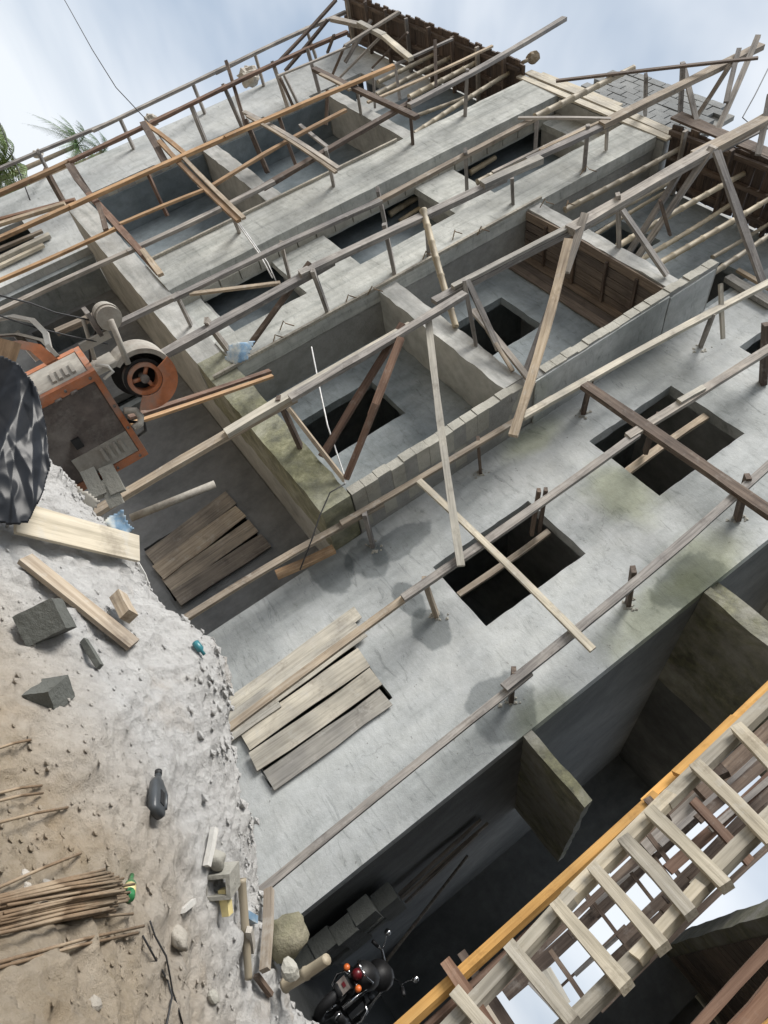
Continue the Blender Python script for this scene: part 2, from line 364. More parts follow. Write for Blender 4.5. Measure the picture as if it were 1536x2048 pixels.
M_PLASTIC = plain('black_plastic_sheet', (.014, .016, .02), .33, 0, .25, 6, .02)
M_PLASTIC.node_tree.nodes['Principled BSDF'].inputs['Specular IOR Level'].default_value = .22
M_CHROME = plain('chrome', (.55, .55, .56), .18, 1.0, .1, 10)
M_AMBER = plain('amber_lens', (.55, .13, .03), .3)
M_REDL = plain('red_lens', (.09, .006, .01), .3)
M_WHITE = plain('white_plastic', (.55, .54, .51), .7, 0, .2, 16, dirt=(.42, .39, .35))
M_GREEN = plain('green_glass', (.03, .16, .06), .15, 0, .3)
M_YELLOWPAPER = plain('yellow_wrapper', (.62, .52, .25), .6, 0, .25, 9)
M_BLUEP = plain('blue_print_sack', (.17, .28, .40), .7, 0, .3, 14, dirt=(.55, .53, .45))
M_ROCK = concrete('boulder_stone', (.15, .135, .10), (.24, .215, .165), (.34, .31, .25), moss=.2, bump=1.0)
M_STONE = concrete('pale_rubble', (.33, .30, .26), (.45, .42, .375), (.55, .525, .48), bump=.9)
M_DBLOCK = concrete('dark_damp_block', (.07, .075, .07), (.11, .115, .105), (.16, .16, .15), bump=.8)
M_LEAF = plain('palm_leaf', (.07, .13, .035), .5, 0, .5, 2)
M_LEAFY = plain('bright_palm_leaf', (.12, .17, .045), .5, 0, .5, 2)  # brighter, yellower green for the two palms at the left edge
M_TRUNK = plain('palm_trunk', (.22, .18, .13), .9, 0, .3, 3)
M_WIRE = plain('wire', (.03, .03, .032), .6, .2)
M_WIREW = plain('pale_wire', (.6, .6, .6), .5, .2)

# ------------------------------------------------------------------ ground and sand bank
AF = at(716, 1962, 10.6).z-.86*.84-.004; GZ = -1.42; AZ = -2.5                                            # yard level
def sand_mat():
    m, t, b = new_mat('sand'); l = t.links.new
    g = N(t, 'NewGeometry'); pos = g.outputs['Position']
    n1 = N(t, 'TexNoise', Scale=.9, Detail=5, Roughness=.6); l(pos, n1.inputs[0])
    sx = N(t, 'SeparateXYZ'); l(pos, sx.inputs[0])
    # pale lime dust lies on the crest, brown earth lower down near the steel
    ma = N(t, 'Math', operation='MULTIPLY_ADD'); l(n1.outputs[0], ma.inputs[0]); ma.inputs[1].default_value = .55; rl_ = N(t, 'VectorMath', operation='LENGTH'); fl = N(t, 'VectorMath', operation='MULTIPLY'); l(pos, fl.inputs[0]); fl.inputs[1].default_value = (1, 1, 0); l(fl.outputs[0], rl_.inputs[0])
    md = N(t, 'Math', operation='MULTIPLY_ADD'); l(rl_.outputs['Value'], md.inputs[0]); md.inputs[1].default_value = .4; l(sx.outputs['Z'], md.inputs[2]); l(md.outputs[0], ma.inputs[2])
    mr = N(t, 'MapRange'); l(ma.outputs[0], mr.inputs[0]); mr.inputs[1].default_value = .38; mr.inputs[2].default_value = .80
    n2 = N(t, 'TexNoise', Scale=9, Detail=10, Roughness=.8); l(pos, n2.inputs[0])
    rb = ramp(t, [(.25, (.24, .185, .13)), (.40, (.44, .36, .26)), (.58, (.55, .465, .36)), (.75, (.62, .55, .45))]); l(n2.outputs[0], rb.inputs[0])
    rw = ramp(t, [(.27, (.30, .29, .275)), (.38, (.56, .55, .535)), (.6, (.69, .685, .67)), (.75, (.77, .765, .755))]); l(n2.outputs[0], rw.inputs[0])
    c = mixc(t, mr.outputs[0], rb.outputs[0], rw.outputs[0])
    no = N(t, 'TexNoise', Scale=2.4, Detail=4, Roughness=.6); l(pos, no.inputs[0])
    ro = ramp(t, [(.6, (0, 0, 0)), (.75, (.7, .7, .7))]); l(no.outputs[0], ro.inputs[0])
    c = mixc(t, ro.outputs[0], c, (.42, .27, .12)) if False else mixc(t, ro.outputs[0], c, mixc(t, .5, c, (.42, .28, .14)))
    l(c, b.inputs['Base Color']); b.inputs['Roughness'].default_value = .95
    n3 = N(t, 'TexNoise', Scale=38, Detail=8, Roughness=.8); l(pos, n3.inputs[0])
    vo = N(t, 'TexVoronoi', Scale=26); l(pos, vo.inputs[0])
    h = mixc(t, .4, n3.outputs[0], vo.outputs['Distance'])
    bp = N(t, 'Bump', Strength=1.0, Distance=.05); l(h, bp.inputs['Height']); l(bp.outputs[0], b.inputs['Normal'])
    return m
M_SAND = sand_mat()
def yard_mat():
    return concrete('yard_earth', (.16, .125, .085), (.25, .205, .15), (.34, .29, .22), bump=.9, rough=.95)
M_YARD = yard_mat()
R_ = 900
tag(mk('ground', [(-R_, -R_, AZ-.02), (R_, -R_, AZ-.02), (R_, R_, AZ-.02), (-R_, R_, AZ-.02)], [(0, 1, 2, 3)], M_YARD), kind='structure')
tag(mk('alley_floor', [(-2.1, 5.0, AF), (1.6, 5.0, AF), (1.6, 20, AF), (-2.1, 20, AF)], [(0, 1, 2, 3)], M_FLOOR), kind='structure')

CP = [(110, 955, 5.2), (165, 1020, 5.0), (240, 1100, 4.8), (330, 1250, 4.5), (400, 1318, 4.3), (455, 1335, 4.15), (446, 1420, 4.1), (452, 1520, 4.15),
      (490, 1680, 4.3), (505, 1800, 4.45), (512, 1880, 4.6), (560, 2010, 5.0), (650, 2060, 5.4),
      (0, 1000, 4.3), (0, 1150, 3.75), (0, 1300, 3.3), (0, 1600, 2.6), (0, 1850, 2.2), (0, 2048, 1.95), (300, 2048, 2.75), (480, 2048, 3.9),
      (300, 1700, 3.1), (200, 1400, 3.3), (300, 1300, 3.75), (150, 1500, 2.95), (350, 1500, 3.55), (150, 1800, 2.5), (400, 1850, 3.6), (200, 1200, 3.9)]
cp = []
for i, (x, y, D) in enumerate(CP):
    p = ath(x, y, D); cp.append((p.x, p.y, p.z))
    if i < 13:                                         # the bank falls away behind its crest
        dz = Vector((p.x, p.y, 0)).normalized()
        q = Vector((p.x, p.y, 0))+dz*.28; cp.append((q.x, q.y, p.z-.13))
        q = Vector((p.x, p.y, 0))+dz*.95; cp.append((q.x, q.y, GZ-.08))
for a in range(0, 360, 30):
    cp.append((-1.2+7.5*math.cos(math.radians(a)), 1.2+7.5*math.sin(math.radians(a)), GZ-.15))
cp += [(0, 0, -1.2), (.6, 1.2, -1.15), (1.2, 3, -1.3), (-1.5, 0, -1.2), (.4, 4.2, -1.3), (.3, 5.5, -1.75), (.9, 5.4, -1.9), (0, 6.5, -2.5), (-.9, 6.9, -2.5), (1.2, 6.6, -2.5), (-1.0, 7.9, -2.6), (.4, 7.8, -2.6), (-3.2, 1.4, -1.05), (-5, 2, -1.0), (-5.2, 3.3, -.75), (-4.6, 4.1, -.9)]
cp = np.array(cp); PX_, PZ_ = cp[:, :2], cp[:, 2]
def _phi(r): return np.where(r > 1e-9, r*r*np.log(r+1e-9), 0)
n_ = len(cp); Kq = _phi(np.linalg.norm(PX_[:, None]-PX_[None], axis=2))+np.eye(n_)*.02; Q = np.c_[np.ones(n_), PX_]
Aq = np.block([[Kq, Q], [Q.T, np.zeros((3, 3))]]); WQ = np.linalg.solve(Aq, np.r_[PZ_, 0, 0, 0])
def _rbf(x, y):
    P_ = np.c_[np.ravel(x), np.ravel(y)]; k = _phi(np.linalg.norm(P_[:, None]-PX_[None], axis=2))
    return k@WQ[:n_]+np.c_[np.ones(len(P_)), P_]@WQ[n_:]
def sand_detail(x, y):
    p = Vector((x, y, 3.3))
    lump = mnoise.fractal(p*2.1, 1.0, 2.1, 4)*.035
    clod = max(0, mnoise.noise(p*6.3))**1.5*.07+mnoise.noise(p*17)*.012
    rid = (1-abs(mnoise.noise(Vector((x*2.2+y*1.1, y*4.5-x*2.0, 1.7)))))**4*.03
    pit_ = -max(0, mnoise.noise(p*9.1)-.25)*.03+mnoise.noise(p*34)*.008
    w_ = Vector((x+mnoise.noise(p*3)*.12, y+mnoise.noise(p*3+Vector((9, 0, 0)))*.12, .5))
    crumb = (1-abs(mnoise.noise(w_*7.5)))**3*.028-.012+abs(mnoise.noise(w_*15))*.028
    return lump*1.3+clod+rid+pit_+crumb
def sand_z(x, y): return float(_rbf(x, y)[0])+sand_detail(x, y)
gx = np.r_[np.linspace(-8.2, -5.3, 40)[:-1], np.linspace(-5.3, .3, 330), np.linspace(.3, 3.2, 40)[1:]]; gy = np.r_[np.linspace(-2.2, 1.0, 40)[:-1], np.linspace(1.0, 5.6, 290), np.linspace(5.6, 8.2, 30)[1:]]
XX, YY = np.meshgrid(gx, gy); ZZ = _rbf(XX, YY).reshape(XX.shape)
SV = [(float(XX[j, i]), float(YY[j, i]), max(AZ-.3, float(ZZ[j, i])+sand_detail(float(XX[j, i]), float(YY[j, i]))) if 0 < i < len(gx)-1 and 0 < j < len(gy)-1 else AZ-.3) for j in range(len(gy)) for i in range(len(gx))]
nx_ = len(gx)
SF = [(j*nx_+i, j*nx_+i+1, (j+1)*nx_+i+1, (j+1)*nx_+i) for j in range(len(gy)-1) for i in range(nx_-1)]
tag(mk('sand_bank', SV, SF, M_SAND, smooth=True, origin=(-2, 3, GZ)), kind='structure')
def on_sand(px, py):
    """where the sight line through a picture point meets the sand"""
    d = ray(px, py); hl = math.hypot(d.x, d.y); D = 1.0
    while D < 8:
        p = d*(D/hl)
        if p.z <= sand_z(p.x, p.y): return p
        D += .02
    return d*(4.2/hl)

# ------------------------------------------------------------------ the concrete building
B = empty('concrete_building', (-12, 10, GZ), 'unfinished grey concrete building with open bays and dark window openings', 'building')
XC = -12.95                                            # the front is symmetrical about this line
mir = lambda h: (2*XC-h[1], 2*XC-h[0], h[2], h[3])
HG = [(-5.0, -3.71, -.97, 1.2), (-5.15, -3.74, 3.06, 5.2), (-5.45, -3.79, 6.97, 9.13), (-5.3, -3.8, 10.88, 13.0)]
HB2 = [(-10.0, -8.4, -.92, 1.15), (-9.61, -8.36, 3.03, 4.83), (-9.78, -8.45, 6.7, 8.57), (-10.1, -8.75, 10.5, 12.5)]
HB = HB2+[(-7.3, -6.6, 11.3, 12.8)]+[mir(h) for h in HB2[1:]]+[(-21.6+2.6, -17.6, -.6, 1.3), (-14.8, -13.4, -.6, 1.2)]
wall_grid('plastered_wall', -6.5, -2.1, -2.75, 14.2, GY, GY+.24, HG, M_PLASTER, B)
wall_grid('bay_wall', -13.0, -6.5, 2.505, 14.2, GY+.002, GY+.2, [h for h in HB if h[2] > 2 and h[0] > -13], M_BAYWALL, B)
wall_grid('bay_wall', -19.4, -13.0, 2.505, 14.2, GY+.002, GY+.2, [h for h in HB if h[2] > 2 and h[0] < -13], M_BAYSHADE, B)
wall_grid('ground_bay_wall', -19.2, -6.62, -2.75, 1.935, 11.3, 11.5, [h for h in HB if h[2] < 2], M_GROUNDSHADE, B)
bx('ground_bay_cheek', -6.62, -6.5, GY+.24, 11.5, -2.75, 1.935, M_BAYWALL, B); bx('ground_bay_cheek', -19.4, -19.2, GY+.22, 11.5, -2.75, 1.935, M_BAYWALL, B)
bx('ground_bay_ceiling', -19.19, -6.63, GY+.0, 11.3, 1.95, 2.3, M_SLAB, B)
wall_grid('wing_wall', -24.3, -19.4, -2.75, 14.2, GY, GY+.22, [mir(h) for h in HG[1:]]+[(-22.4, -20.6, -1.0, .9)], M_PLASTER, B)
# alley side wall, rear, inner floors that keep the rooms dark
rough_box('alley_wall', -2.32, -2.1, GY+.24, 19, -2.75, 14.2, M_SHADEC, B, step=.5, amp=.015)
bx('rear_wall', -24.3, -2.32, 15, 15.2, -2.75, 14.2, M_BAYWALL, B)
bx('end_wall', -24.3, -24.08, GY+.22, 15, -2.75, 14.2, M_BAYWALL, B)
for z in (1.98, 6.0, 10.08, 14.3):
    bx('floor_slab', -24.05, -2.35, GY+.26 if z > 2 else 11.55, 14.98, z, z+.35, M_SLAB, B)
for x in (-6.6, -11.2, -14.6, -19.3):
    bx('cross_wall', x-.1, x+.1, 11.55, 14.98, -1.7, 1.97, M_BAYWALL, B)
for x in (-6.6, -10.8, -15.1, -19.3):
    for z0, z1 in ((2.34, 5.99), (6.36, 10.07), (10.44, 14.29)):
        bx('cross_wall', x-.1, x+.1, GY+.26, 14.98, z0, z1, M_BAYWALL, B)
# projecting slabs of the bays
rough_box('balcony_slab', -11.3, -6.5, FY, GY-.002, 1.94, 2.5, M_MOSS, B, step=.2, amp=.035, seed=1)
rough_box('balcony_slab', -19.4, -11.31, FY, GY-.002, 1.94, 2.5, M_SLAB, B, step=.22, amp=.03, seed=12)
for x0, x1 in ((-10.62, -6.66), (-19.25, -15.28)):
    rough_box('balcony_slab', x0, x1, FY, GY-.002, 5.93, 6.36, M_SLAB, B, step=.2, amp=.04, seed=2)
    rough_box('balcony_slab', x0, x1, FY, GY-.002, 10.03, 10.37, M_SLAB, B, step=.2, amp=.035, seed=3)
# piers (wide board-marked bands) with their returns
rough_box('pier', -11.6, -10.6, FY-.03, FY+.27, 2.505, 14.1, M_BAND, B, step=.3, amp=.018, seed=4)
rough_box('pier', -15.3, -13.95, FY-.03, FY+.27, 2.505, 14.1, M_BAND, B, step=.3, amp=.018, seed=5)
for x0, x1 in ((-10.9, -10.63), (-15.27, -15.0)):
    bx('pier_return', x0, x1, FY+.27, GY, 2.505, 14.1, M_MORTAR, B)
# stair slot between the piers
wall_grid('stair_wall', -13.95, -11.6, 2.505, 14.1, 9.3, 9.48, [(-13.93, -11.65, 3.08, 5.0), (-13.93, -11.65, 6.47, 9.25), (-13.93, -11.65, 10.45, 13.5)], M_BAND, B)
for z in (2.9, 5.2, 9.35, 13.55):
    rough_box('stair_slab', -13.93, -11.62, 9.5, GY, z, z+.3, M_SLAB, B, amp=.02)
# cantilevered ledges over the alley, then slabs widened or added to block sky light
rough_box('alley_ledge_or_cover', -2.1, -.9, GY, 14.6, 2.37, 2.52, M_LEDGE, B, step=.15, amp=.03, seed=6)
rough_box('alley_ledge_or_cover', -2.1, 4.2, GY+.02, 13.6, 6.08, 6.24, M_LEDGE, B, step=.3, amp=.03, seed=7)  # ledge and its upper layer widened out of view to darken the alley
rough_box('alley_ledge_or_cover', -2.1, 4.2, GY+.16, 13.5, 6.26, 6.5, M_LEDGE, B, step=.3, amp=.03, seed=8)
bx('alley_ledge_or_cover', -2.1, -.45, 13.61, 18.98, 6.1, 6.4, M_SHADEC, B)  # added behind the ledge to keep sky light out of the alley
bx('alley_ledge_or_cover', -2.1, 2.2, GY+.1, 16.5, 10.1, 10.4, M_SLAB, B)  # unseen slab added to block the sky above the alley
bx('edge_lath', -10.66, -10.6, FY-.10, FY-.032, 2.0, 10.45, W_CREAM, B)
bx('edge_lath', -15.36, -15.3, FY-.10, FY-.032, 2.7, 9.8, W_CREAM, B)

# block walls: a mortar core with each block a piece of its own
def block_mesh(a, b, c, seed, mt=None):
    r = random.Random(seed); j = lambda s: s*(1+r.uniform(-.02, .02))
    V = []
    for z in (-c/2, c/2):
        for x, y in ((-a/2, -b/2), (a/2, -b/2), (a/2, b/2), (-a/2, b/2)):
            V.append((j(x), j(y), j(z)))
    me = mesh(V, BF); me.materials.append(mt or M_BLOCK); return me
BM_END = [block_mesh(.182, .50, .256, i) for i in range(4)]      # fin blocks: thickness x, length y
BM_FACE = [block_mesh(.50, .19, .245, 10+i, M_BLOCKG) for i in range(4)]   # blocks of walls facing the yard
BM_SIDE = [block_mesh(.12, .245, .50, 20+i) for i in range(4)]
def fin(xc, z0, z1):
    w = bx('fin_wall', xc-.088, xc+.088, FY+.012, GY-.004, z0, z1, M_MORTAR, B)
    k = 0; z = z0+.13
    while z < z1:
        r = random.Random(k*13+int(abs(xc)*10)); y = FY+.25+(.0 if k % 2 else .0)
        put('block', BM_END[k % 4], None, (xc+r.uniform(-.01, .01), y+r.uniform(-.012, .012), z), w)
        if k % 2 == 0: put('block', BM_END[(k+1) % 4], None, (xc+r.uniform(-.008, .008), y+.53, z), w)
        z += .266; k += 1
    return w
f1 = fin(-6.58, 2.52, 6.3)
f2 = fin(-6.58, 6.75, 11.3)
f3 = fin(-19.33, 2.52, 11.0)
rough_box('render_coat', -6.49, -6.455, FY+.04, GY-.005, 6.5, 9.9, M_PLASTER, B, step=.3, amp=.012, seed=9)
rough_box('render_coat', -6.49, -6.455, FY+.1, GY-.005, 9.95, 11.2, M_PLASTER, B, step=.3, amp=.02, seed=10)
rough_box('slab_end', -6.68, -6.5, FY+.02, GY-.005, 5.95, 6.78, M_MORTAR, B, step=.12, amp=.05, seed=11)
for z0, z1 in ((2.52, 5.9), (6.4, 10.0), (10.4, 11.0)):
    rough_box('render_coat', -19.235, -19.2, FY+.1, GY-.005, z0, z1, M_BAYSHADE, B, step=.3, amp=.015, seed=int(z0))
# blocks on the flank of the left pier, seen in the stair slot
cw = bx('flank_wall', -13.99, -13.95, FY+.28, 9.29, 2.6, 14.0, M_MORTAR, B)
z = 2.85; k = 0
while z < 13.9:
    put('block', BM_SIDE[k % 4], None, (-13.93+rnd.uniform(-.01, .01), FY+.415, z), cw); z += .53; k += 1
# block gable standing on the roof
gw = bx('gable_wall', -15.6, -11.3, GY+.07, GY+.2, 14.6, 18.2, M_MORTAR, B)
for r_i in range(14):
    z = 14.75+r_i*.266
    x = -15.5+(.27 if r_i % 2 else 0); lim = -11.5-(.25 if r_i > 10 else 0)
    while x < lim:
        put('block', BM_FACE[(r_i*5+int(x*3)) % 4], None, (x+.1, GY+.06+rnd.uniform(-.012, .012), z), gw); x += .53
# roof edge boards between the two formwork decks
rough_box('roof_slab', -15.5, -10.4, FY+.06, GY+.5, 14.12, 14.5, M_SLAB, B, amp=.02)
timber('edge_board', (-15.6, FY-.02, 14.2), (-10.3, FY-.02, 14.2), .2, .05, W_PALE, B)
timber('edge_board', (-15.5, FY-.06, 14.45), (-10.3, FY-.03, 14.42), .24, .05, W_PALE, B)
timber('edge_board', (-15.2, FY-.02, 14.66), (-12.3, FY-.02, 14.68), .14, .05, W_CREAM, B)

# ------------------------------------------------------------------ formwork decks under the roof slab
def deck(label, x0, x1, yf, yb, z):
    t = empty('ceiling_formwork', ((x0+x1)/2, yf, z), label, 'formwork')
    x = x0; k = 0; r = random.Random(int(abs(x0)*10))
    while x < x1:
        w = r.uniform(.2, .29); e = yf-r.uniform(0, .1)+.16*abs((x-x0)/(x1-x0)-.5)
        timber('board', (x+w/2, e, z+r.uniform(-.012, .012)), (x+w/2, yb, z+r.uniform(-.01, .01)), w-.012, .05, W_FORM, t, hint=Vector((0, 0, -1)))
        x += w; k += 1
    for f in (.12, .5, .88):
        y = yf+(yb-yf)*f; timber('batten', (x0, y, z-.075), (x1, y, z-.075), .1, .09, W_BROWN, t, hint=Vector((0, 0, -1)))
    n = int((x1-x0)/1.1)
    for i in range(n):
        x = x0+.5+i*(x1-x0-1)/max(1, n-1); timber('joist', (x, yf-.05, z-.2), (x, yb, z-.17), .07, .12, W_GREY if i % 3 == 0 else W_BROWN, t, hint=Vector((0, 0, -1)))
    return t
deck('dark brown board ceiling formwork jutting into the sky at the upper left corner', -24.7, -15.6, 8.5, 10.0, 14.28)
deck('dark brown board ceiling formwork above the bamboo props of the right bay', -10.35, -3.0, 8.5, 9.98, 14.28)
up = empty('upstand_board', (-10, 8.5, 14.3), 'long dark plank standing on edge on the right formwork deck', 'plank')
timber('board', (-10.5, 8.47, 14.52), (-6.3, 8.47, 14.5), .34, .05, W_BROWN, up)
timber('board', (-6.5, 8.43, 14.55), (-3.0, 8.43, 14.55), .3, .05, W_BROWN, up)
# board soffits of the second and first floor bays
sf = empty('soffit_formwork', (-8.6, 9.4, 10), 'brown board soffit formwork with battens below the second balcony slab of the right bay', 'formwork')
for i in range(5):
    y = FY+.14+i*.225; timber('board', (-10.58, y, 9.985), (-6.7, y, 9.985), .21, .04, W_SOFF, sf, hint=Vector((0, 0, -1)))
for i, x in enumerate((-9.9, -9.0, -8.1, -7.3)):
    timber('batten', (x, FY+.1, 9.93), (x, GY-.05, 9.93), .06, .05, W_BROWN, sf, hint=Vector((0, 0, -1)))
for i in range(3):
    timber('board', (-10.58, GY-.035, 9.86-i*.2), (-6.7, GY-.035, 9.86-i*.2), .19, .04, W_SOFF, sf)

# ------------------------------------------------------------------ neighbouring building across the alley
pe = atx(1313, 1898, 1.25)
NB = empty('neighbour_building', (3, 6, GZ), 'dark concrete neighbouring building with mossy slab edge at the bottom right corner', 'building')
zN = pe.z
rough_box('slab', 1.25, 7, -4, pe.y, zN, zN+.42, M_LEDGE, NB, step=.35, amp=.03, seed=21)
rough_box('wall', 3.2, 3.4, -4, pe.y-.3, -2.75, zN-.06, M_SHADEC, NB, step=.6, amp=.01)
rough_box('wall', 1.55, 3.19, 2.0, 2.2, -2.75, zN-.06, M_SHADEC, NB, step=.6, amp=.01)
bx('wall', 2.11, 7, pe.y-.29, pe.y-.1, -2.75, zN-.06, M_SHADEC, NB)
bx('column', 1.28, 2.1, pe.y-.75, pe.y-.35, -2.75, zN-.06, M_SHADEC, NB)
bx('light_block_wall', 2.3, 2.5, -4, 10.2, zN+.43, 13, M_BAYWALL, NB)  # unseen upper storey added to block sky light from the alley's right side
bx('light_block_wall', 2.5, 7, 10.0, 10.2, zN+.43, 13, M_BAYWALL, NB)
bx('upper_slab', 2.2, 7, -4, 10.3, 13.01, 13.3, M_SLAB, NB)
for i in range(34):
    timber('soffit_board', (1.45, pe.y-.9-i*.3, zN-.03), (3.18, pe.y-.9-i*.3, zN-.03+rnd.uniform(-.015, .015)), .27, .04, W_SOFF, NB, hint=Vector((0, 0, -1)))
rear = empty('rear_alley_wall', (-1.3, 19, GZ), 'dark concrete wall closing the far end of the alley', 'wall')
rough_box('wall', -2.7, -.35, 18.95, 19.3, -2.75, 14, M_SHADEC, rear, step=.8, amp=.01)

# ------------------------------------------------------------------ timber scaffold
def seg(parent, name, p, q, w, mat, t=None, hint=None):
    """p, q = (picture x, y, depth)"""
    a, b = at(*p), at(*q); m = (a+b)/2; wu = pxu(m, w)*(.8 if not t else 1)
    return timber(name, a, b, wu, t if t else wu*.6, mat, parent, hint=hint)
def pole(label, segs, ties=(), name='scaffold_pole'):
    a = at(segs[0][0], segs[0][1], segs[0][4])
    t = empty(name, (a.x, a.y, a.z), label, 'scaffold pole', 'upright scaffold poles along the building front')
    for s_ in segs:
        x1, y1, x2, y2, Y, w, m = s_[:7]; seg(t, 'timber', (x1, y1, Y), (x2, y2, s_[7] if len(s_) > 7 else Y), w, m)
    for (bx_, by_, Yb, tx, ty, Yt, w, m) in ties:
        seg(t, 'putlog', (bx_, by_, Yb), (tx, ty, Yt), w, m, hint=Vector((.6, 0, .8)))
    return t
G1, G2, F1 = 9.25, 9.2, 7.95
pole('grey timber scaffold pole nearest the wall corner above the motorcycle', [(503, 1798, 1062, 1345, G1, 20, W_GREY), (1008, 1376, 1545, 924, G1-.07, 22, W_GREY)],
     [(1022, 1400, 10, 1028, 1340, 9.15, 20, W_BROWN), (1256, 1208, 10, 1267, 1138, 9.1, 20, W_BROWN), (1474, 1038, 10, 1496, 952, 9.1, 22, W_BROWN)])
pole('grey timber scaffold pole crossing the boarded door and the middle windows', [(451, 1462, 815, 1192, G2, 19, W_TAN), (806, 1197, 1275, 868, G2-.08, 21, W_GREY), (1255, 874, 1550, 690, G2-.1, 21, W_GREY), (1358, 803, 1408, 775, G2-.17, 14, W_PALE)],
     [(873, 1230, 10, 848, 1158, 9.1, 19, W_TAN), (1063, 1068, 10, 1078, 980, 9.05, 15, W_BROWN), (1078, 1062, 10, 1092, 978, 9.05, 14, W_BROWN), (1290, 905, 10, 1318, 828, 9.1, 17, W_BROWN), (1526, 768, 10, 1532, 648, 8.9, 22, W_BROWN)])
pole('tan timber scaffold pole running along the foot of the block fin wall', [(338, 1258, 765, 1007, G1, 18, W_TAN), (682, 1048, 1105, 796, G1-.07, 15, W_TAN), (1045, 834, 1545, 562, G1-.1, 18, W_PALE)],
     [(746, 1092, 10, 729, 1026, 9.15, 17, W_GREY), (961, 944, 10, 956, 876, 9.15, 14, W_BROWN), (1166, 826, 10, 1182, 758, 9.2, 17, W_BROWN), (1401, 693, 10, 1427, 626, 9.15, 14, W_GREY), (1446, 678, 9.6, 1441, 568, 8.9, 13, W_PALE)])
pole('big grey timber scaffold pole crossing the right bay of the building', [(187, 1027, 590, 795, F1, 25, W_TAN), (452, 867, 822, 652, F1-.09, 24, W_PALE), (580, 797, 930, 588, F1-.18, 21, W_GREY), (868, 604, 1165, 450, F1, 22, W_GREY), (905, 574, 1175, 435, F1-.1, 15, W_PALE), (1140, 462, 1425, 298, F1-.1, 30, W_GREY), (1390, 313, 1550, 228, F1-.05, 30, W_TAN)],
     [(601, 894, FY, 556, 795, 7.8, 18, W_BROWN), (690, 962, FY, 577, 816, 7.85, 15, W_TAN), (952, 690, FY, 928, 560, 7.7, 17, W_GREY), (1238, 493, FY, 1236, 388, 7.7, 17, W_GREY)])
pole('pale grey timber scaffold pole in front of the right pier', [(318, 714, 665, 522, F1, 25, W_GREY), (600, 549, 1010, 356, F1-.09, 22, W_GREY), (965, 370, 1082, 318, F1-.18, 24, W_PALE), (1055, 322, 1220, 246, F1-.05, 18, W_GREY), (1203, 250, 1522, 92, F1-.1, 22, W_TAN)],
     [(458, 702, FY, 412, 640, 7.8, 17, W_GREY), (657, 628, FY, 625, 540, 7.8, 16, W_GREY), (790, 550, FY, 768, 448, 7.8, 16, W_GREY), (858, 512, FY, 850, 425, 7.8, 16, W_GREY), (1026, 410, FY, 1024, 355, 8.2, 13, W_GREY), (1168, 342, FY, 1176, 250, 7.8, 14, W_GREY), (1290, 230, FY, 1292, 150, 7.8, 14, W_GREY), (1360, 235, FY, 1366, 125, 7.7, 16, W_GREY)])
pole('grey timber scaffold pole in front of the narrow stair slot', [(236, 648, 362, 588, F1, 17, W_GREY), (345, 598, 762, 402, F1-.08, 16, W_GREY), (740, 412, 1072, 236, F1-.02, 15, W_TAN)],
     [(390, 668, FY+.3, 352, 588, 7.85, 12, W_GREY), (580, 558, FY+.3, 562, 485, 7.85, 12, W_GREY), (772, 455, FY+.3, 755, 378, 7.85, 14, W_GREY), (934, 382, FY+.3, 931, 300, 7.8, 15, W_GREY)])
pole('long grey timber scaffold pole in front of the left pier rising past the roof', [(-5, 624, 278, 494, F1, 15, W_GREY), (255, 504, 548, 363, F1-.07, 15, W_GREY), (525, 376, 825, 203, F1-.03, 16, W_BROWN), (818, 212, 1129, 37, F1-.1, 15, W_GREY)],
     [(480, 465, FY, 458, 410, 7.85, 13, W_GREY), (668, 374, FY, 652, 298, 7.85, 13, W_GREY), (826, 290, FY, 818, 196, 7.8, 14, W_BROWN), (930, 234, FY, 935, 138, 7.8, 14, W_GREY)])
pole('thin orange timber scaffold pole low across the left bay', [(-5, 563, 234, 456, F1, 12, W_ORANGE), (240, 448, 412, 378, F1-.04, 10, W_ORANGE), (426, 371, 692, 220, F1, 11, W_ORANGE)], [(335, 432, FY, 292, 338, 7.9, 11, W_RED)])
pole('orange timber scaffold pole along the left fin wall below two others', [(-5, 479, 150, 409, F1, 15, W_ORANGE), (140, 414, 500, 254, F1-.05, 14, W_ORANGE), (450, 275, 788, 132, F1-.1, 13, W_ORANGE)],
     [(595, 340, FY, 556, 228, 7.9, 13, W_BROWN), (535, 345, FY, 492, 240, 7.85, 18, W_BROWN), (750, 215, FY, 745, 140, 7.9, 10, W_GREY), (722, 228, FY, 712, 165, 7.9, 11, W_GREY)])
pole('reddish orange timber scaffold pole at the upper left, second from the top', [(-5, 388, 145, 321, 8.9, 16, W_ORANGE), (138, 324, 455, 172, 8.85, 13, W_RED), (440, 180, 695, 64, 8.9, 12, W_RED)],
     [(130, 410, GY, 90, 338, 8.85, 16, W_BROWN), (188, 400, GY, 142, 330, 8.85, 13, W_BROWN), (332, 325, GY, 288, 250, 8.85, 16, W_BROWN), (415, 293, GY, 380, 205, 8.85, 13, W_GREY), (486, 258, GY, 446, 168, 8.85, 13, W_GREY), (576, 216, GY, 545, 123, 8.85, 13, W_GREY), (641, 192, GY, 615, 98, 8.85, 13, W_GREY), (598, 212, GY, 568, 150, 9.1, 9, W_GREY), (587, 214, GY, 560, 155, 9.1, 9, W_BROWN)])
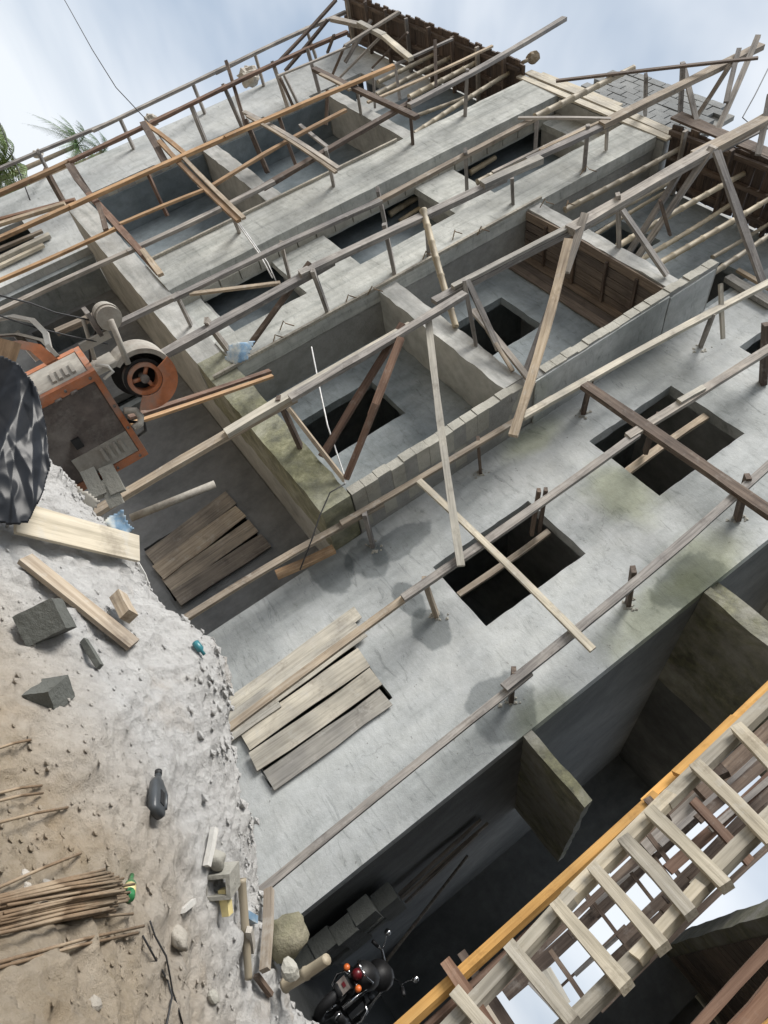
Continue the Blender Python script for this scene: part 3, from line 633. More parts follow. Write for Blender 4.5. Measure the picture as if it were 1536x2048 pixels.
pole('topmost grey timber scaffold pole against the sky at the upper left', [(-5, 339, 215, 247, 9.05, 11, W_GREY), (185, 262, 470, 125, 9.0, 11, W_GREY), (430, 146, 692, 24, 9.05, 11, W_GREY)],
     [(98, 345, GY, 76, 303, 9.0, 10, W_GREY), (268, 298, GY, 238, 233, 9.0, 10, W_GREY), (410, 227, GY, 384, 163, 9.0, 10, W_GREY), (500, 285, GY, 453, 124, 8.6, 13, W_BROWN), (528, 172, GY, 508, 102, 9.0, 10, W_GREY), (632, 115, GY, 612, 55, 9.0, 10, W_GREY)])

def loose(name, label, cat, segs, group=None, hint=None):
    x, y, Y = segs[0][0]; a = at(x, y, Y); t = empty(name, a, label, cat, group)
    for (p, q, w, m) in segs: seg(t, 'timber', p, q, w, m, hint=hint)
    return t
loose('scaffold_ledger', 'dark brown horizontal scaffold plank crossing the upper window of the plastered wall', 'plank', [((1168, 770, 9.1), (1545, 1030, 9.1), 28, W_BROWN)])
loose('scaffold_ledger', 'long pair of orange boards nailed slanting across the left bay', 'plank', [((288, 245, 8.3), (375, 312, 8.2), 10, W_ORANGE), ((318, 282, 8.0), (478, 442, 7.85), 12, W_ORANGE), ((362, 310, 7.9), (488, 437, 7.8), 10, W_TAN), ((286, 246, 8.2), (332, 330, 8.1), 16, W_BROWN)])
loose('scaffold_ledger', 'pair of grey boards nailed across the left bay below the sky gap', 'plank', [((488, 224, 8.1), (678, 338, 7.8), 11, W_GREY), ((494, 232, 7.9), (672, 345, 7.75), 8, W_TAN)])
loose('scaffold_ledger', 'dark horizontal board nailed across the upper left bay under the bamboo', 'plank', [((628, 138, 8.1), (834, 235, 7.8), 15, W_BROWN), ((640, 148, 8.0), (700, 180, 7.9), 8, W_TAN)])
loose('scaffold_ledger', 'red brown board and dark board nailed across the lowest left bay', 'plank', [((136, 330, 8.5), (182, 392, 8.2), 14, W_BROWN), ((178, 388, 8.1), (318, 545, 7.75), 16, W_RED), ((285, 500, 7.7), (322, 550, 7.65), 14, W_TAN), ((196, 408, 8.0), (212, 460, 7.9), 12, W_BROWN)])
loose('diagonal_lath', 'long pale lath slanting from the big grey pole down to the lower window', 'lath', [((856, 634, 7.9), (922, 1132, 9.05), 18, W_PALE)])
loose('diagonal_lath', 'fresh tan lath lying diagonally across the lower window of the plastered wall', 'lath', [((838, 962, 9.05), (1186, 1300, 9.05), 17, W_CREAM)])
loose('brace', 'crossed pair of red brown braces in front of the right bay window', 'brace', [((806, 648, 7.8), (644, 914, 8.8), 18, W_RED), ((802, 676, 7.75), (742, 832, 8.2), 18, W_RED), ((752, 808, 8.0), (692, 958, 8.8), 16, W_RED)])
loose('brace', 'small grey braces fanning from the big pole over the middle right bay', 'brace', [((934, 560, 7.8), (998, 700, 8.7), 14, W_GREY), ((945, 620, 8.6), (1067, 770, 8.8), 15, W_GREY), ((975, 660, 8.5), (1026, 742, 8.8), 10, W_TAN)])
loose('brace', 'long pale brace slanting from the big pole to the foot of the fin wall', 'brace', [((1170, 428, 7.7), (1132, 545, 8.2), 18, W_GREY), ((1137, 480, 7.75), (1026, 872, 8.75), 22, W_TAN), ((1105, 600, 8.3), (1048, 752, 8.8), 14, W_GREY)])
loose('brace', 'short grey brace from the post top to the corner of the upper right slab', 'brace', [((1244, 420, 7.8), (1334, 551, 8.8), 15, W_GREY)])
loose('brace', 'two grey timbers leaning parallel among the bamboo props', 'brace', [((1372, 324, 7.8), (1258, 505, 9.2), 15, W_GREY), ((1424, 296, 7.75), (1276, 513, 9.2), 16, W_GREY)])
loose('brace', 'long grey timber leaning right across the bamboo props near the picture edge', 'brace', [((1433, 303, 7.7), (1526, 566, 9.2), 18, W_GREY)])
loose('brace', 'thin brown timber slanting over the sacks beside the stair slot', 'brace', [((380, 588, 7.9), (560, 566, 7.9), 11, W_TAN), ((620, 525, 7.8), (500, 690, 8.7), 14, W_BROWN)])
loose('brace', 'thin dark timber nailed level against the sky near the block gable', 'brace', [((1112, 162, 7.8), (1516, 116, 7.6), 9, W_BROWN)])
loose('brace', 'grey batten nailed level across the top of the stair slot', 'brace', [((1036, 236, 7.85), (1222, 238, 7.8), 9, W_GREY)])
loose('brace', 'bundle of crossing timbers rising into the sky at the upper right', 'brace', [((1366, 130, 7.9), (1398, 265, 8.6), 12, W_GREY), ((1516, 72, 7.6), (1435, 260, 8.5), 14, W_GREY), ((1478, 98, 7.7), (1452, 205, 8.2), 12, W_GREY), ((1460, 130, 7.8), (1386, 245, 8.6), 10, W_TAN), ((1540, 190, 7.6), (1516, 310, 8.3), 14, W_GREY)])
loose('brace', 'crossed thin timbers against the sky beside the upper left formwork', 'brace', [((672, 0, 8.4), (556, 125, 9.3), 9, W_BROWN), ((655, 40, 8.4), (570, 142, 9.3), 9, W_BROWN), ((742, 40, 8.2), (690, 125, 9.0), 9, W_GREY), ((770, 65, 8.3), (670, 165, 9.5), 8, W_GREY), ((815, 65, 8.3), (745, 135, 9.3), 8, W_BROWN), ((690, 90, 8.6), (664, 152, 9.4), 9, W_BROWN), ((668, 70, 8.4), (655, 105, 9.2), 7, W_BROWN)])
loose('brace', 'thin grey rails and struts crowding the upper left bay near the formwork', 'brace', [((556, 152, 8.6), (700, 92, 8.6), 7, W_GREY), ((700, 168, 8.4), (905, 78, 8.4), 8, W_GREY), ((735, 205, 8.2), (985, 92, 8.2), 8, W_TAN), ((600, 250, 8.3), (662, 300, 8.0), 9, W_GREY), ((655, 180, 8.2), (652, 250, 8.8), 8, W_BROWN), ((790, 130, 8.2), (800, 200, 8.9), 8, W_GREY), ((870, 80, 8.2), (872, 175, 8.9), 8, W_BROWN)])
loose('brace', 'thin grey rails and struts nailed along the upper stair slot', 'brace', [((985, 345, 8.3), (1180, 250, 8.3), 8, W_GREY), ((1080, 300, 8.2), (1330, 180, 8.2), 8, W_TAN), ((1075, 225, 8.2), (1070, 310, 8.9), 10, W_GREY), ((1215, 240, 8.1), (1212, 300, 8.8), 9, W_GREY), ((1250, 395, 8.2), (1545, 250, 8.2), 9, W_GREY), ((1320, 400, 8.0), (1340, 470, 8.9), 9, W_BROWN)])
loose('bent_board', 'pale curved board arching under the upper left formwork', 'plank', [((664, 38, 8.3), (726, 52, 8.3), 15, W_GREY), ((718, 46, 8.25), (768, 72, 8.25), 15, W_PALE), ((765, 70, 8.25), (822, 118, 8.25), 15, W_PALE)])
loose('long_timber', 'pale timber leaning from the left pier across the upper left formwork', 'plank', [((690, 92, 8.4), (798, 24, 8.0), 10, W_GREY)])
loose('leaning_plank', 'pair of brown planks lying from the engine box up to the mossy slab', 'plank', [((258, 835, 7.6), (540, 742, 8.6), 13, W_RED), ((262, 848, 7.55), (545, 752, 8.55), 12, W_ORANGE)])
loose('leaning_plank', 'small orange board under the tan pole at the foot of the mossy slab', 'plank', [((553, 1150, 9.5), (668, 1098, 9.6), 22, W_ORANGE)])
loose('window_bar', 'pale batten fixed upright inside the lower window of the plastered wall', 'batten', [((917, 1190, 10.12), (1098, 1063, 10.12), 15, W_TAN)])
loose('window_bar', 'pale batten fixed upright inside the upper window of the plastered wall', 'batten', [((1250, 947, 10.12), (1412, 833, 10.12), 18, W_TAN)])
loose('shelf_board', 'pale boards nailed level at the top of the plastered wall near the right edge', 'plank', [((1455, 555, 9.9), (1545, 610, 9.9), 22, W_PALE), ((1475, 540, 9.85), (1545, 580, 9.85), 12, W_TAN)])
loose('shelf_board', 'pale boards lying at the foot of the left wing wall', 'plank', [((-5, 520, 9.9), (100, 470, 9.9), 16, W_PALE), ((-5, 500, 9.88), (85, 462, 9.88), 12, W_TAN), ((-5, 535, 9.9), (88, 490, 9.9), 12, W_CREAM)])
loose('shelf_board', 'dark red sheet leaning behind the orange pole at the left edge', 'plank', [((-5, 440, 9.4), (150, 400, 9.2), 12, W_RED), ((-5, 450, 9.3), (130, 408, 9.15), 14, W_TAN)])

# bamboo
def culm(label, x1, y1, Y1, x2, y2, Y2, w, group=None):
    a, b = at(x1, y1, Y1), at(x2, y2, Y2); t = bamboo('bamboo_prop', a, b, pxu((a+b)/2, w)/2, M_BAMBOO); return tag(t, label, 'bamboo prop', group)
ORD = ['nearest', 'second', 'third', 'fourth', 'fifth', 'sixth', 'seventh', 'eighth']; c_i = 0
gB = 'bamboo props of the upper right bay'
for c in [(1130, 420, 9.0, 1362, 296, 8.9, 12), (1160, 460, 9.3, 1352, 357, 9.2, 13), (1190, 470, 9.7, 1330, 384, 9.7, 9), (1236, 492, 9.0, 1488, 347, 8.9, 13), (1280, 520, 9.4, 1464, 407, 9.4, 11),
          (1316, 528, 9.0, 1545, 394, 8.9, 13), (1425, 515, 9.6, 1545, 443, 9.6, 9), (1420, 550, 9.2, 1545, 466, 9.1, 12)]:
    culm('%s bamboo prop from the right pier, standing in the upper right bay' % ORD[c_i], *c, group=gB); c_i += 1
c_i = 0; gB2 = 'bamboo props of the upper left bay'
for c in [(756, 165, 9.3, 886, 100, 9.2, 9), (752, 190, 9.2, 930, 101, 9.1, 10), (818, 195, 9.0, 968, 117, 8.9, 11), (832, 232, 9.4, 930, 195, 9.4, 8), (828, 268, 9.0, 1018, 146, 8.9, 10)]:
    culm('%s bamboo prop from the top, standing in the upper left bay' % ('uppermost' if c_i == 0 else ORD[c_i]), *c, group=gB2); c_i += 1
culm('short bamboo brace leaning against the right pier over the big grey pole', 846, 420, 7.8, 912, 654, 8.8, 15)
c_i = 0; SL = ['short bamboo prop deep inside the top opening of the stair slot', 'long bamboo prop crossing the top opening of the stair slot', 'thicker bamboo prop inside the middle opening of the stair slot', 'thinner bamboo prop inside the middle opening of the stair slot', 'thin bamboo prop beside the long one in the top stair opening', 'bamboo prop beside the left pier at the top of the stair slot']
gB3 = 'bamboo props inside the stair slot'
for c in [(940, 345, 9.7, 990, 315, 9.7, 12), (955, 365, 9.2, 1110, 285, 9.2, 12), (780, 428, 9.8, 850, 385, 9.8, 13), (800, 442, 9.9, 862, 402, 9.9, 9), (985, 360, 9.2, 1080, 310, 9.2, 9), (985, 285, 9.1, 1082, 232, 9.1, 10)]:
    culm(SL[c_i], *c, group=gB3); c_i += 1
culm('pale bamboo pole sticking up into the sky in front of the block gable', 1070, 234, 7.9, 1268, 135, 7.8, 13)

# ------------------------------------------------------------------ boarded openings
def boarding(label, Y, planks, mat, name='boarding'):
    x, y = planks[0][:2]; t = empty(name, at(x, y, Y), label, 'boards')
    for i, (x1, y1, x2, y2, w) in enumerate(planks):
        yy = Y-(.03 if i % 2 else 0); seg(t, 'plank', (x1, y1, yy), (x2, y2, yy), w, mat if not isinstance(mat, list) else mat[i % len(mat)], t=.02)
    return t
boarding('pale boards nailed over the ground floor door of the plastered wall', 9.95, [(446, 1420, 716, 1224, 30), (455, 1452, 722, 1258, 44), (489, 1482, 728, 1314, 46), (506, 1524, 752, 1352, 44), (538, 1562, 772, 1394, 42), (458, 1480, 560, 1408, 12)], W_PALE)
boarding('dark old boards closing the ground floor window behind the sand bank', 11.24, [(300, 1118, 462, 995, 42), (316, 1146, 482, 1022, 42), (334, 1172, 507, 1051, 42), (352, 1197, 532, 1080, 40)], [W_BOARD, W_TAN, W_BOARD, W_BOARD])

# ------------------------------------------------------------------ near ladder at the lower right
LD = Vector((-.72, .69, 0)); LN = Vector((.69, .72, 0)); LP0 = ath(1075, 1860, 4.3)
def lad(x, y, off=0): return atp(x, y, LP0-LN*off, LN)
ld = empty('timber_ladder', lad(905, 2060), 'cream timber ladder with flat rungs in the lower right foreground', 'ladder')
def lseg(name, x1, y1, x2, y2, w, m, off=0, t=.05):
    a, b = lad(x1, y1, off), lad(x2, y2, off); return timber(name, a, b, pxu((a+b)/2, w), t, m, ld, hint=-LN)
lseg('rail', 868, 2092, 1150, 1786, 32, W_RUNG); lseg('rail', 1136, 1800, 1345, 1590, 32, W_RUNG); lseg('rail', 1330, 1606, 1560, 1382, 32, W_RUNG)
lseg('rail', 1030, 2150, 1285, 1906, 32, W_RUNG); lseg('rail', 1272, 1918, 1405, 1772, 28, W_RUNG, .02); lseg('rail', 1395, 1780, 1560, 1618, 30, W_RUNG)
for x1, y1, x2, y2 in [(912, 1985, 1000, 2090), (1020, 1892, 1150, 2048), (1112, 1808, 1255, 1975), (1186, 1735, 1328, 1898), (1248, 1678, 1384, 1830), (1300, 1622, 1455, 1775), (1392, 1530, 1550, 1688), (1474, 1455, 1570, 1555)]:
    lseg('rung', x1, y1, x2, y2, 27, W_RUNG, .05, .05)
gp = empty('golden_plank', lad(840, 2040, -.12), 'long golden orange plank standing upright beside the ladder', 'plank')
def gseg(par, name, x1, y1, x2, y2, w, m, off, t=.04):
    a, b = lad(x1, y1, off), lad(x2, y2, off); return timber(name, a, b, pxu((a+b)/2, w), t, m, par, hint=-LN)
gseg(gp, 'board', 790, 2068, 1315, 1590, 24, W_GOLD, -.08); gseg(gp, 'board', 1362, 1545, 1560, 1358, 24, W_GOLD, -.09)
gseg(gp, 'board', 1358, 1552, 1478, 1440, 34, W_GOLD, -.04); gseg(gp, 'board', 1290, 1608, 1400, 1510, 22, W_GOLD, -.10)
gseg(gp, 'backing_board', 830, 2080, 1560, 1392, 14, W_RED, -.15)
pb = empty('short_post', lad(905, 1950, .1), 'two short red brown boards crossing the golden plank at the bottom edge', 'plank')
gseg(pb, 'board', 893, 1925, 985, 2062, 26, W_RED, -.02); gseg(pb, 'board', 925, 1908, 1025, 2062, 20, W_BROWN, -.22)
gseg(pb, 'board', 1405, 1505, 1450, 1552, 22, W_BROWN, -.05); gseg(pb, 'board', 1296, 1600, 1335, 1640, 16, W_BROWN, -.06)
fp = empty('foreground_timber', at(1400, 2048, 2.6), 'two dusty brown timbers standing close to the camera in the bottom right corner', 'timber')
seg(fp, 'timber', (1375, 2075, 2.7), (1560, 1872, 2.7), 26, W_RED); seg(fp, 'timber', (1450, 2090, 2.6), (1570, 1955, 2.6), 46, W_RED); seg(fp, 'timber', (1520, 2075, 2.5), (1570, 2030, 2.5), 30, W_GOLD)
bs = empty('rear_scaffold', at(1200, 1850, 9), 'dark timber scaffold frame seen against white sky behind the ladder', 'scaffold')
for x1, y1, x2, y2, w, m, Y in [(990, 1985, 1270, 1718, 16, W_BROWN, 9), (1140, 1872, 1560, 1478, 17, W_BROWN, 9.3), (1200, 2020, 1560, 1672, 15, W_BROWN, 8.6), (1240, 1880, 1560, 1560, 22, W_BROWN, 8.2), (1120, 1975, 1250, 1850, 6, W_BROWN, 11), (1160, 2020, 1300, 1905, 5, W_BROWN, 12),
                                (1335, 1740, 1560, 1535, 26, W_RED, 7.6), (1380, 1760, 1560, 1590, 18, W_BROWN, 7.8), (1320, 1690, 1560, 1470, 12, W_GREY, 8.4), (1300, 1860, 1420, 1740, 12, W_BROWN, 10),
                                (1150, 1760, 1200, 1835, 10, W_BROWN, 9.5), (1175, 1790, 1262, 1905, 9, W_BROWN, 9.2), (1232, 1772, 1320, 1895, 10, W_GREY, 8.8), (1262, 1745, 1330, 1832, 9, W_BROWN, 9.1), (1290, 1660, 1390, 1790, 12, W_BROWN, 8.5), (1385, 1600, 1500, 1725, 24, W_RED, 7.4), (1440, 1560, 1560, 1690, 16, W_BROWN, 7.8), (1100, 1900, 1190, 2030, 12, W_BROWN, 9), (1010, 1990, 1290, 1725, 30, W_BROWN, 10.2), (1195, 1700, 1330, 1590, 26, W_GREY, 9.5), (1215, 1740, 1420, 1560, 18, W_BROWN, 9.1), (1290, 1700, 1480, 1520, 34, W_GREY, 8.9), (1400, 1590, 1560, 1440, 40, W_BROWN, 8.7), (1330, 1830, 1480, 1690, 30, W_BROWN, 8.8), (1230, 1925, 1330, 1835, 34, W_BROWN, 9.6), (1150, 1950, 1240, 1870, 10, W_GREY, 9.8), (1440, 1690, 1560, 1585, 20, W_RED, 8.4), (1295, 1700, 1345, 1770, 16, W_BROWN, 9), (1345, 1650, 1400, 1720, 14, W_GREY, 8.6), (1060, 1960, 1140, 2048, 22, W_GREY, 8.4), (1090, 1940, 1130, 2010, 30, W_PALE, 8.6), (1180, 1815, 1300, 1720, 14, W_GREY, 9.6), (1330, 1800, 1440, 1690, 20, W_BROWN, 8), (1395, 1640, 1560, 1500, 24, W_BROWN, 7.9), (1420, 1660, 1560, 1540, 14, W_GREY, 7.5), (1270, 1900, 1340, 1830, 24, W_BROWN, 9), (1140, 1850, 1215, 1950, 8, W_BROWN, 10.5), (1165, 1860, 1235, 1950, 6, W_BROWN, 11)]:
    seg(bs, 'timber', (x1, y1, Y), (x2, y2, Y), w, m)

# ------------------------------------------------------------------ engine box with belt guard
E0 = ath(190, 740, 5.4); vx = Vector((E0.x, E0.y, 0)).normalized(); rx_ = Vector((vx.y, -vx.x, 0))
aE = math.radians(20); EX = rx_*math.cos(aE)+vx*math.sin(aE); EYv = -rx_*math.sin(aE)+vx*math.cos(aE); EZ = Vector((0, 0, 1))
def el(x, y, z): return E0+EX*x+EYv*y+EZ*z
en = empty('engine_box', el(.4, .3, -.75), 'orange and grey engine housing with belt wheel standing on the sand bank', 'engine')
def ebox(name, x0, x1, y0, y1, z0, z1, m, par=None): return mk(name, [el(*v) for v in bxv(x0, x1, y0, y1, z0, z1)], BF, m, par or en)
Wd, Dp, Hh = .78, .62, .85
ebox('housing', .03, Wd-.03, .03, Dp, -Hh, -.02, M_PANEL)
ebox('front_panel', .075, Wd-.07, .012, .028, -Hh+.05, -.05, M_PANEL)
ebox('louvre_panel', .52, Wd-.07, .004, .011, -.5, -.05, M_GREYP)
ebox('side_panel', .005, .028, .08, Dp-.05, -Hh+.05, -.05, M_GREYP)
for x0, x1, y0, y1, z0, z1 in [(0, .07, 0, .06, -Hh, 0), (Wd-.065, Wd, 0, .06, -Hh, 0), (.07, Wd-.065, .0, .06, -.045, 0), (0, .06, .06, Dp, -.045, 0), (0, .06, Dp-.07, Dp+.01, -Hh, -.046)]:
    ebox('frame_bar', x0, x1, y0, y1, z0, z1, M_ORANGEP)
ebox('top_plate', .06, Wd, .06, Dp+.01, -.018, .004, M_GREYP)
for i in range(4):
    ebox('louvre', .55, Wd-.12, -.012, .003, -.14-i*.05, -.115-i*.05, M_GREYP)
    ebox('side_louvre', -.012, .004, .14, .36, -.14-i*.05, -.115-i*.05, M_GREYP)
ebox('latch', .38, .46, -.015, .01, -.42, -.36, M_BLACK)
def disc(name, c, r0, r1, y0, y1, a0, a1, m, par=None, n=28):
    """ring sector lying in the housing's front plane"""
    V, F = [], []
    for i in range(n+1):
        a = a0+(a1-a0)*i/n
        for r in (r0, r1):
            for y in (y0, y1): V.append(el(c[0]+r*math.cos(a), y, c[1]+r*math.sin(a)))
    for i in range(n):
        k = i*4; F += [(k, k+2, k+6, k+4), (k+1, k+5, k+7, k+3), (k+2, k+3, k+7, k+6), (k, k+4, k+5, k+1)]
    F += [(0, 1, 3, 2), (n*4, n*4+2, n*4+3, n*4+1)]
    return mk(name, V, F, m, par or en)
gc = (.22, .27)
gd = disc('belt_guard', gc, .2, .235, -.04, .2, math.radians(-15), math.radians(215), M_GREYP)
ebox('guard_leg', .0, .035, -.04, .2, .0, .16, M_GREYP, None); 
disc('guard_face', gc, .125, .235, -.055, -.041, math.radians(-40), math.radians(110), M_ORANGEP)
disc('guard_back', gc, .0, .2, .185, .199, 0, math.radians(360), M_BLACK)
wh = disc('belt_wheel', gc, .095, .125, -.03, .05, 0, math.radians(360), M_ORANGEP)
for i in range(3):
    a = math.radians(20+120*i); tube('spoke', [el(gc[0]+.02*math.cos(a), 0, gc[1]+.02*math.sin(a)), el(gc[0]+.1*math.cos(a), 0, gc[1]+.1*math.sin(a))], .016, M_ORANGEP, wh)
disc('hub', gc, .0, .032, -.035, .05, 0, math.radians(360), M_PANEL, wh)
disc('belt', gc, .125, .15, -.01, .04, math.radians(90), math.radians(350), M_BLACK)
tube('elbow_pipe', [el(.36, -.02, .02), el(.4, -.02, .09), el(.46, -.03, .1), el(.5, -.05, .07), el(.5, -.06, .01)], .026, M_GREYP, en)
for cx_, cz_, r_ in ((-.27, .27, .085),):
    disc('drum', (cx_, cz_), 0, r_, .0, .16, 0, math.radians(360), M_GREYP); disc('drum_rim', (cx_, cz_), r_*.9, r_*1.12, .04, .08, 0, math.radians(360), M_GREYP)
tube('shaft', [el(-.27, -.03, .27), el(.06, -.03, .22)], .022, M_GREYP, en); tube('rod', [el(-.32, .1, .12), el(-.03, .1, .04)], .014, M_GREYP, en)
tube('hose', [el(-.03, .0, .02), el(0, -.05, .09), el(.05, -.05, .1), el(.08, -.02, .02)], .012, M_WHITE, en)
seg_a, seg_b = ath(112, 665, 5.6), ath(190, 632, 5.6); timber('bracket', seg_a, seg_b, .05, .04, W_TAN, en)
# second machine guard at the left picture edge
sg = empty('curved_guard', ath(30, 690, 5.3), 'curved orange and pale machine guard at the left edge beside the engine housing', 'guard')
for r, (pts, w, m) in enumerate([([(-20, 640), (30, 632), (70, 640), (95, 665), (104, 705)], .03, M_WHITE), ([(-20, 690), (40, 684), (80, 692), (112, 720)], .07, M_ORANGEP), ([(-20, 672), (40, 668), (88, 680), (118, 712)], .022, M_GREYP)]):
    P3 = [ath(x, y, 5.35) for x, y in pts]; V, F = [], []
    for p in P3: V += [p-vx*.12+EZ*w*.2, p+vx*.12+EZ*w*.2, p+vx*.12-EZ*w, p-vx*.12-EZ*w]
    for i in range(len(P3)-1):
        k = i*4
        for j in range(4): F.append((k+j, k+(j+1) % 4, k+4+(j+1) % 4, k+4+j))
    mk('guard_band', V, F, m, sg)
timber('stay', ath(30, 665, 5.4), ath(78, 720, 5.4), .05, .03, M_WHITE, sg)
tag(timber('short_board', ath(-5, 775, 4.9), ath(22, 682, 4.9), .12, .05, W_ORANGE), 'short orange board end leaning at the left edge above the black sheet', 'board')

for x, z in [(.035, -.06), (.035, -.25), (.035, -.45), (Wd-.03, -.06), (Wd-.03, -.25), (Wd-.03, -.45), (.3, -.022), (.5, -.022)]:
    disc('bolt', (x, z), 0, .011, -.012, .001, 0, math.radians(360), M_PANEL, None, 8)
for i, zz in enumerate((-.18, -.3)): tube('hinge', [el(.07, -.004, zz), el(.07, -.004, zz-.05)], .012, M_PANEL, en)
tube('hose', [el(.5, .1, .0), el(.56, .05, .1), el(.64, .1, .08), el(.7, .2, .0)], .014, M_BLACK, en)
tube('hose', [el(-.25, .1, .2), el(-.1, .15, .05), el(.02, .2, .0)], .01, M_BLACK, en)
ebox('bracket_plate', -.2, -.14, .02, .05, .0, .22, M_GREYP); ebox('motor_foot', -.36, -.18, .02, .2, .15, .18, M_PANEL)
# black plastic sheet, folded and draped
def sheet(name, label, cat, outline, D, mat, folds=.10, n=34, bulge=.25, seed=3, cre=0.0):
    xs = [p[0] for p in outline]; ys = [p[1] for p in outline]; x0, x1, y0, y1 = min(xs), max(xs), min(ys), max(ys)
    def inside(x, y):
        c = False; j = len(outline)-1
        for i in range(len(outline)):
            (xi, yi), (xj, yj) = outline[i], outline[j]
            if (yi > y) != (yj > y) and x < (xj-xi)*(y-yi)/(yj-yi)+xi: c = not c
            j = i
        return c
    rs_ = random.Random(seed); LN_ = []
    for _ in range(26):
        a_n = rs_.uniform(0, math.pi); LN_.append((rs_.choice((-1, 1))*rs_.uniform(.3, 1), math.cos(a_n), math.sin(a_n), rs_.uniform(.1, .9)*(abs(math.cos(a_n))+abs(math.sin(a_n)))-max(0, -math.cos(a_n))))
    V, F, idx = [], [], {}
    def vid(i, j):
        if (i, j) not in idx:
            x = x0+(x1-x0)*i/n; y = y0+(y1-y0)*j/n; q = Vector((x*.013+seed, y*.010, seed))
            f = cre*(sum(sg_*abs((x-x0)/(x1-x0)*ca_+(y-y0)/(y1-y0)*sa_-of_) for sg_, ca_, sa_, of_ in LN_)*.9)+(abs(mnoise.noise(q))*1.2+abs(mnoise.noise(q*2.3+Vector((3, 1, 0))))*.6)*(.25 if cre else 1)+mnoise.noise(q*6)*(.0 if cre else .06)
            u, v = i/n-.5, j/n-.5; idx[i, j] = len(V); V.append(ath(x, y, D-bulge*max(0, .5-(u*u+v*v))*1.6+folds*f))
        return idx[i, j]
    for i in range(n):
        for j in range(n):
            if inside(x0+(x1-x0)*(i+.5)/n, y0+(y1-y0)*(j+.5)/n): F.append((vid(i, j), vid(i, j+1), vid(i+1, j+1), vid(i+1, j)))
    o = mk(name, V, F, mat, smooth=True); sm = o.modifiers.new('thick', 'SOLIDIFY'); sm.thickness = .012*S
    return tag(o, label, cat)
sheet('plastic_sheet', 'crumpled black plastic sheet at the left edge beside the engine housing', 'plastic sheet', [(-60, 690), (10, 715), (40, 730), (72, 775), (80, 800), (92, 850), (100, 930), (86, 985), (56, 1045), (20, 1048), (-60, 1030)], 4.3, M_PLASTIC, folds=.085, n=96, bulge=.1, cre=2.4, seed=4)

# ------------------------------------------------------------------ motorcycle in the alley, seen from behind
_t = at(716, 1962, 10.6); mb = Vector((_t.x, _t.y+.28, 0)); MBZ = _t.z-.86*.84
mo = empty('motorcycle', (mb.x, mb.y, MBZ), 'black motorcycle with chrome bars parked in the dark alley', 'motorcycle')
MS = .84; yaw = math.radians(-6); mX = Vector((math.cos(yaw), math.sin(yaw), 0)); mY = Vector((-math.sin(yaw), math.cos(yaw), 0))
lean = Vector((-.10, 0, 0))
def ml(x, y, z): return Vector((mb.x, mb.y, MBZ))+(mX*x+mY*y+Vector((0, 0, 1))*z+mX*(z*-.08))*MS
def torus(name, c, R, r, m, par=None, n=28, k=10):
    V, F = tube_v([ml(c[0], c[1]+R*math.cos(2*math.pi*i/n), c[2]+R*math.sin(2*math.pi*i/n)) for i in range(n)], r, k, True)
    return mk(name, V, F, m, par or mo, smooth=True)
for y in (0, 1.62):
    w_ = torus('wheel', (0, y, .37), .30, .07, M_BLACK); torus('rim', (0, y, .37), .225, .022, M_CHROME, w_)
    for i in range(6):
        a = math.pi*i/6; tube('spoke', [ml(0, y+.22*math.cos(a), .37+.22*math.sin(a)), ml(0, y-.22*math.cos(a), .37-.22*math.sin(a))], .008, M_CHROME, w_, 6)
def mtube(name, pts, r, m, par=None, n=8): return tube(name, [ml(*p) for p in pts], r, m, par or mo, n)
def mbox(name, x0, x1, y0, y1, z0, z1, m, par=None): return mk(name, [ml(*v) for v in bxv(x0, x1, y0, y1, z0, z1)], BF, m, par or mo)
V, F = [], []
for i in range(11):
    a = math.radians(20+i*13); 
    for x in (-.09, .09): V.append(ml(x, -.40*math.cos(a)*-1-.0 if False else .40*math.cos(math.radians(180)-a)*1.0, .37+.42*math.sin(a)))
for i in range(10): F.append((i*2, i*2+1, i*2+3, i*2+2))
fo = mk('rear_mudguard', V, F, M_BLACK, mo, smooth=True); fo.modifiers.new('t', 'SOLIDIFY').thickness = .012
V, F = tube_v([ml(0, -.12, .88), ml(0, .1, .93), ml(0, .5, .93), ml(0, .72, .97)], [.09, .17, .16, .1], 12); mk('seat', V, F, M_BLACK, mo, smooth=True)
V, F = tube_v([ml(0, .7, .98), ml(0, .85, 1.05), ml(0, 1.1, 1.05), ml(0, 1.25, .98)], [.08, .2, .19, .07], 12); mk('fuel_tank', V, F, M_BLACK, mo, smooth=True)
mbox('engine', -.17, .17, .55, .95, .3, .72, M_BLACK)
mtube('frame_tube', [(0, .0, .37), (0, .6, .4), (0, 1.0, .45), (0, 1.3, .95)], .03, M_BLACK)
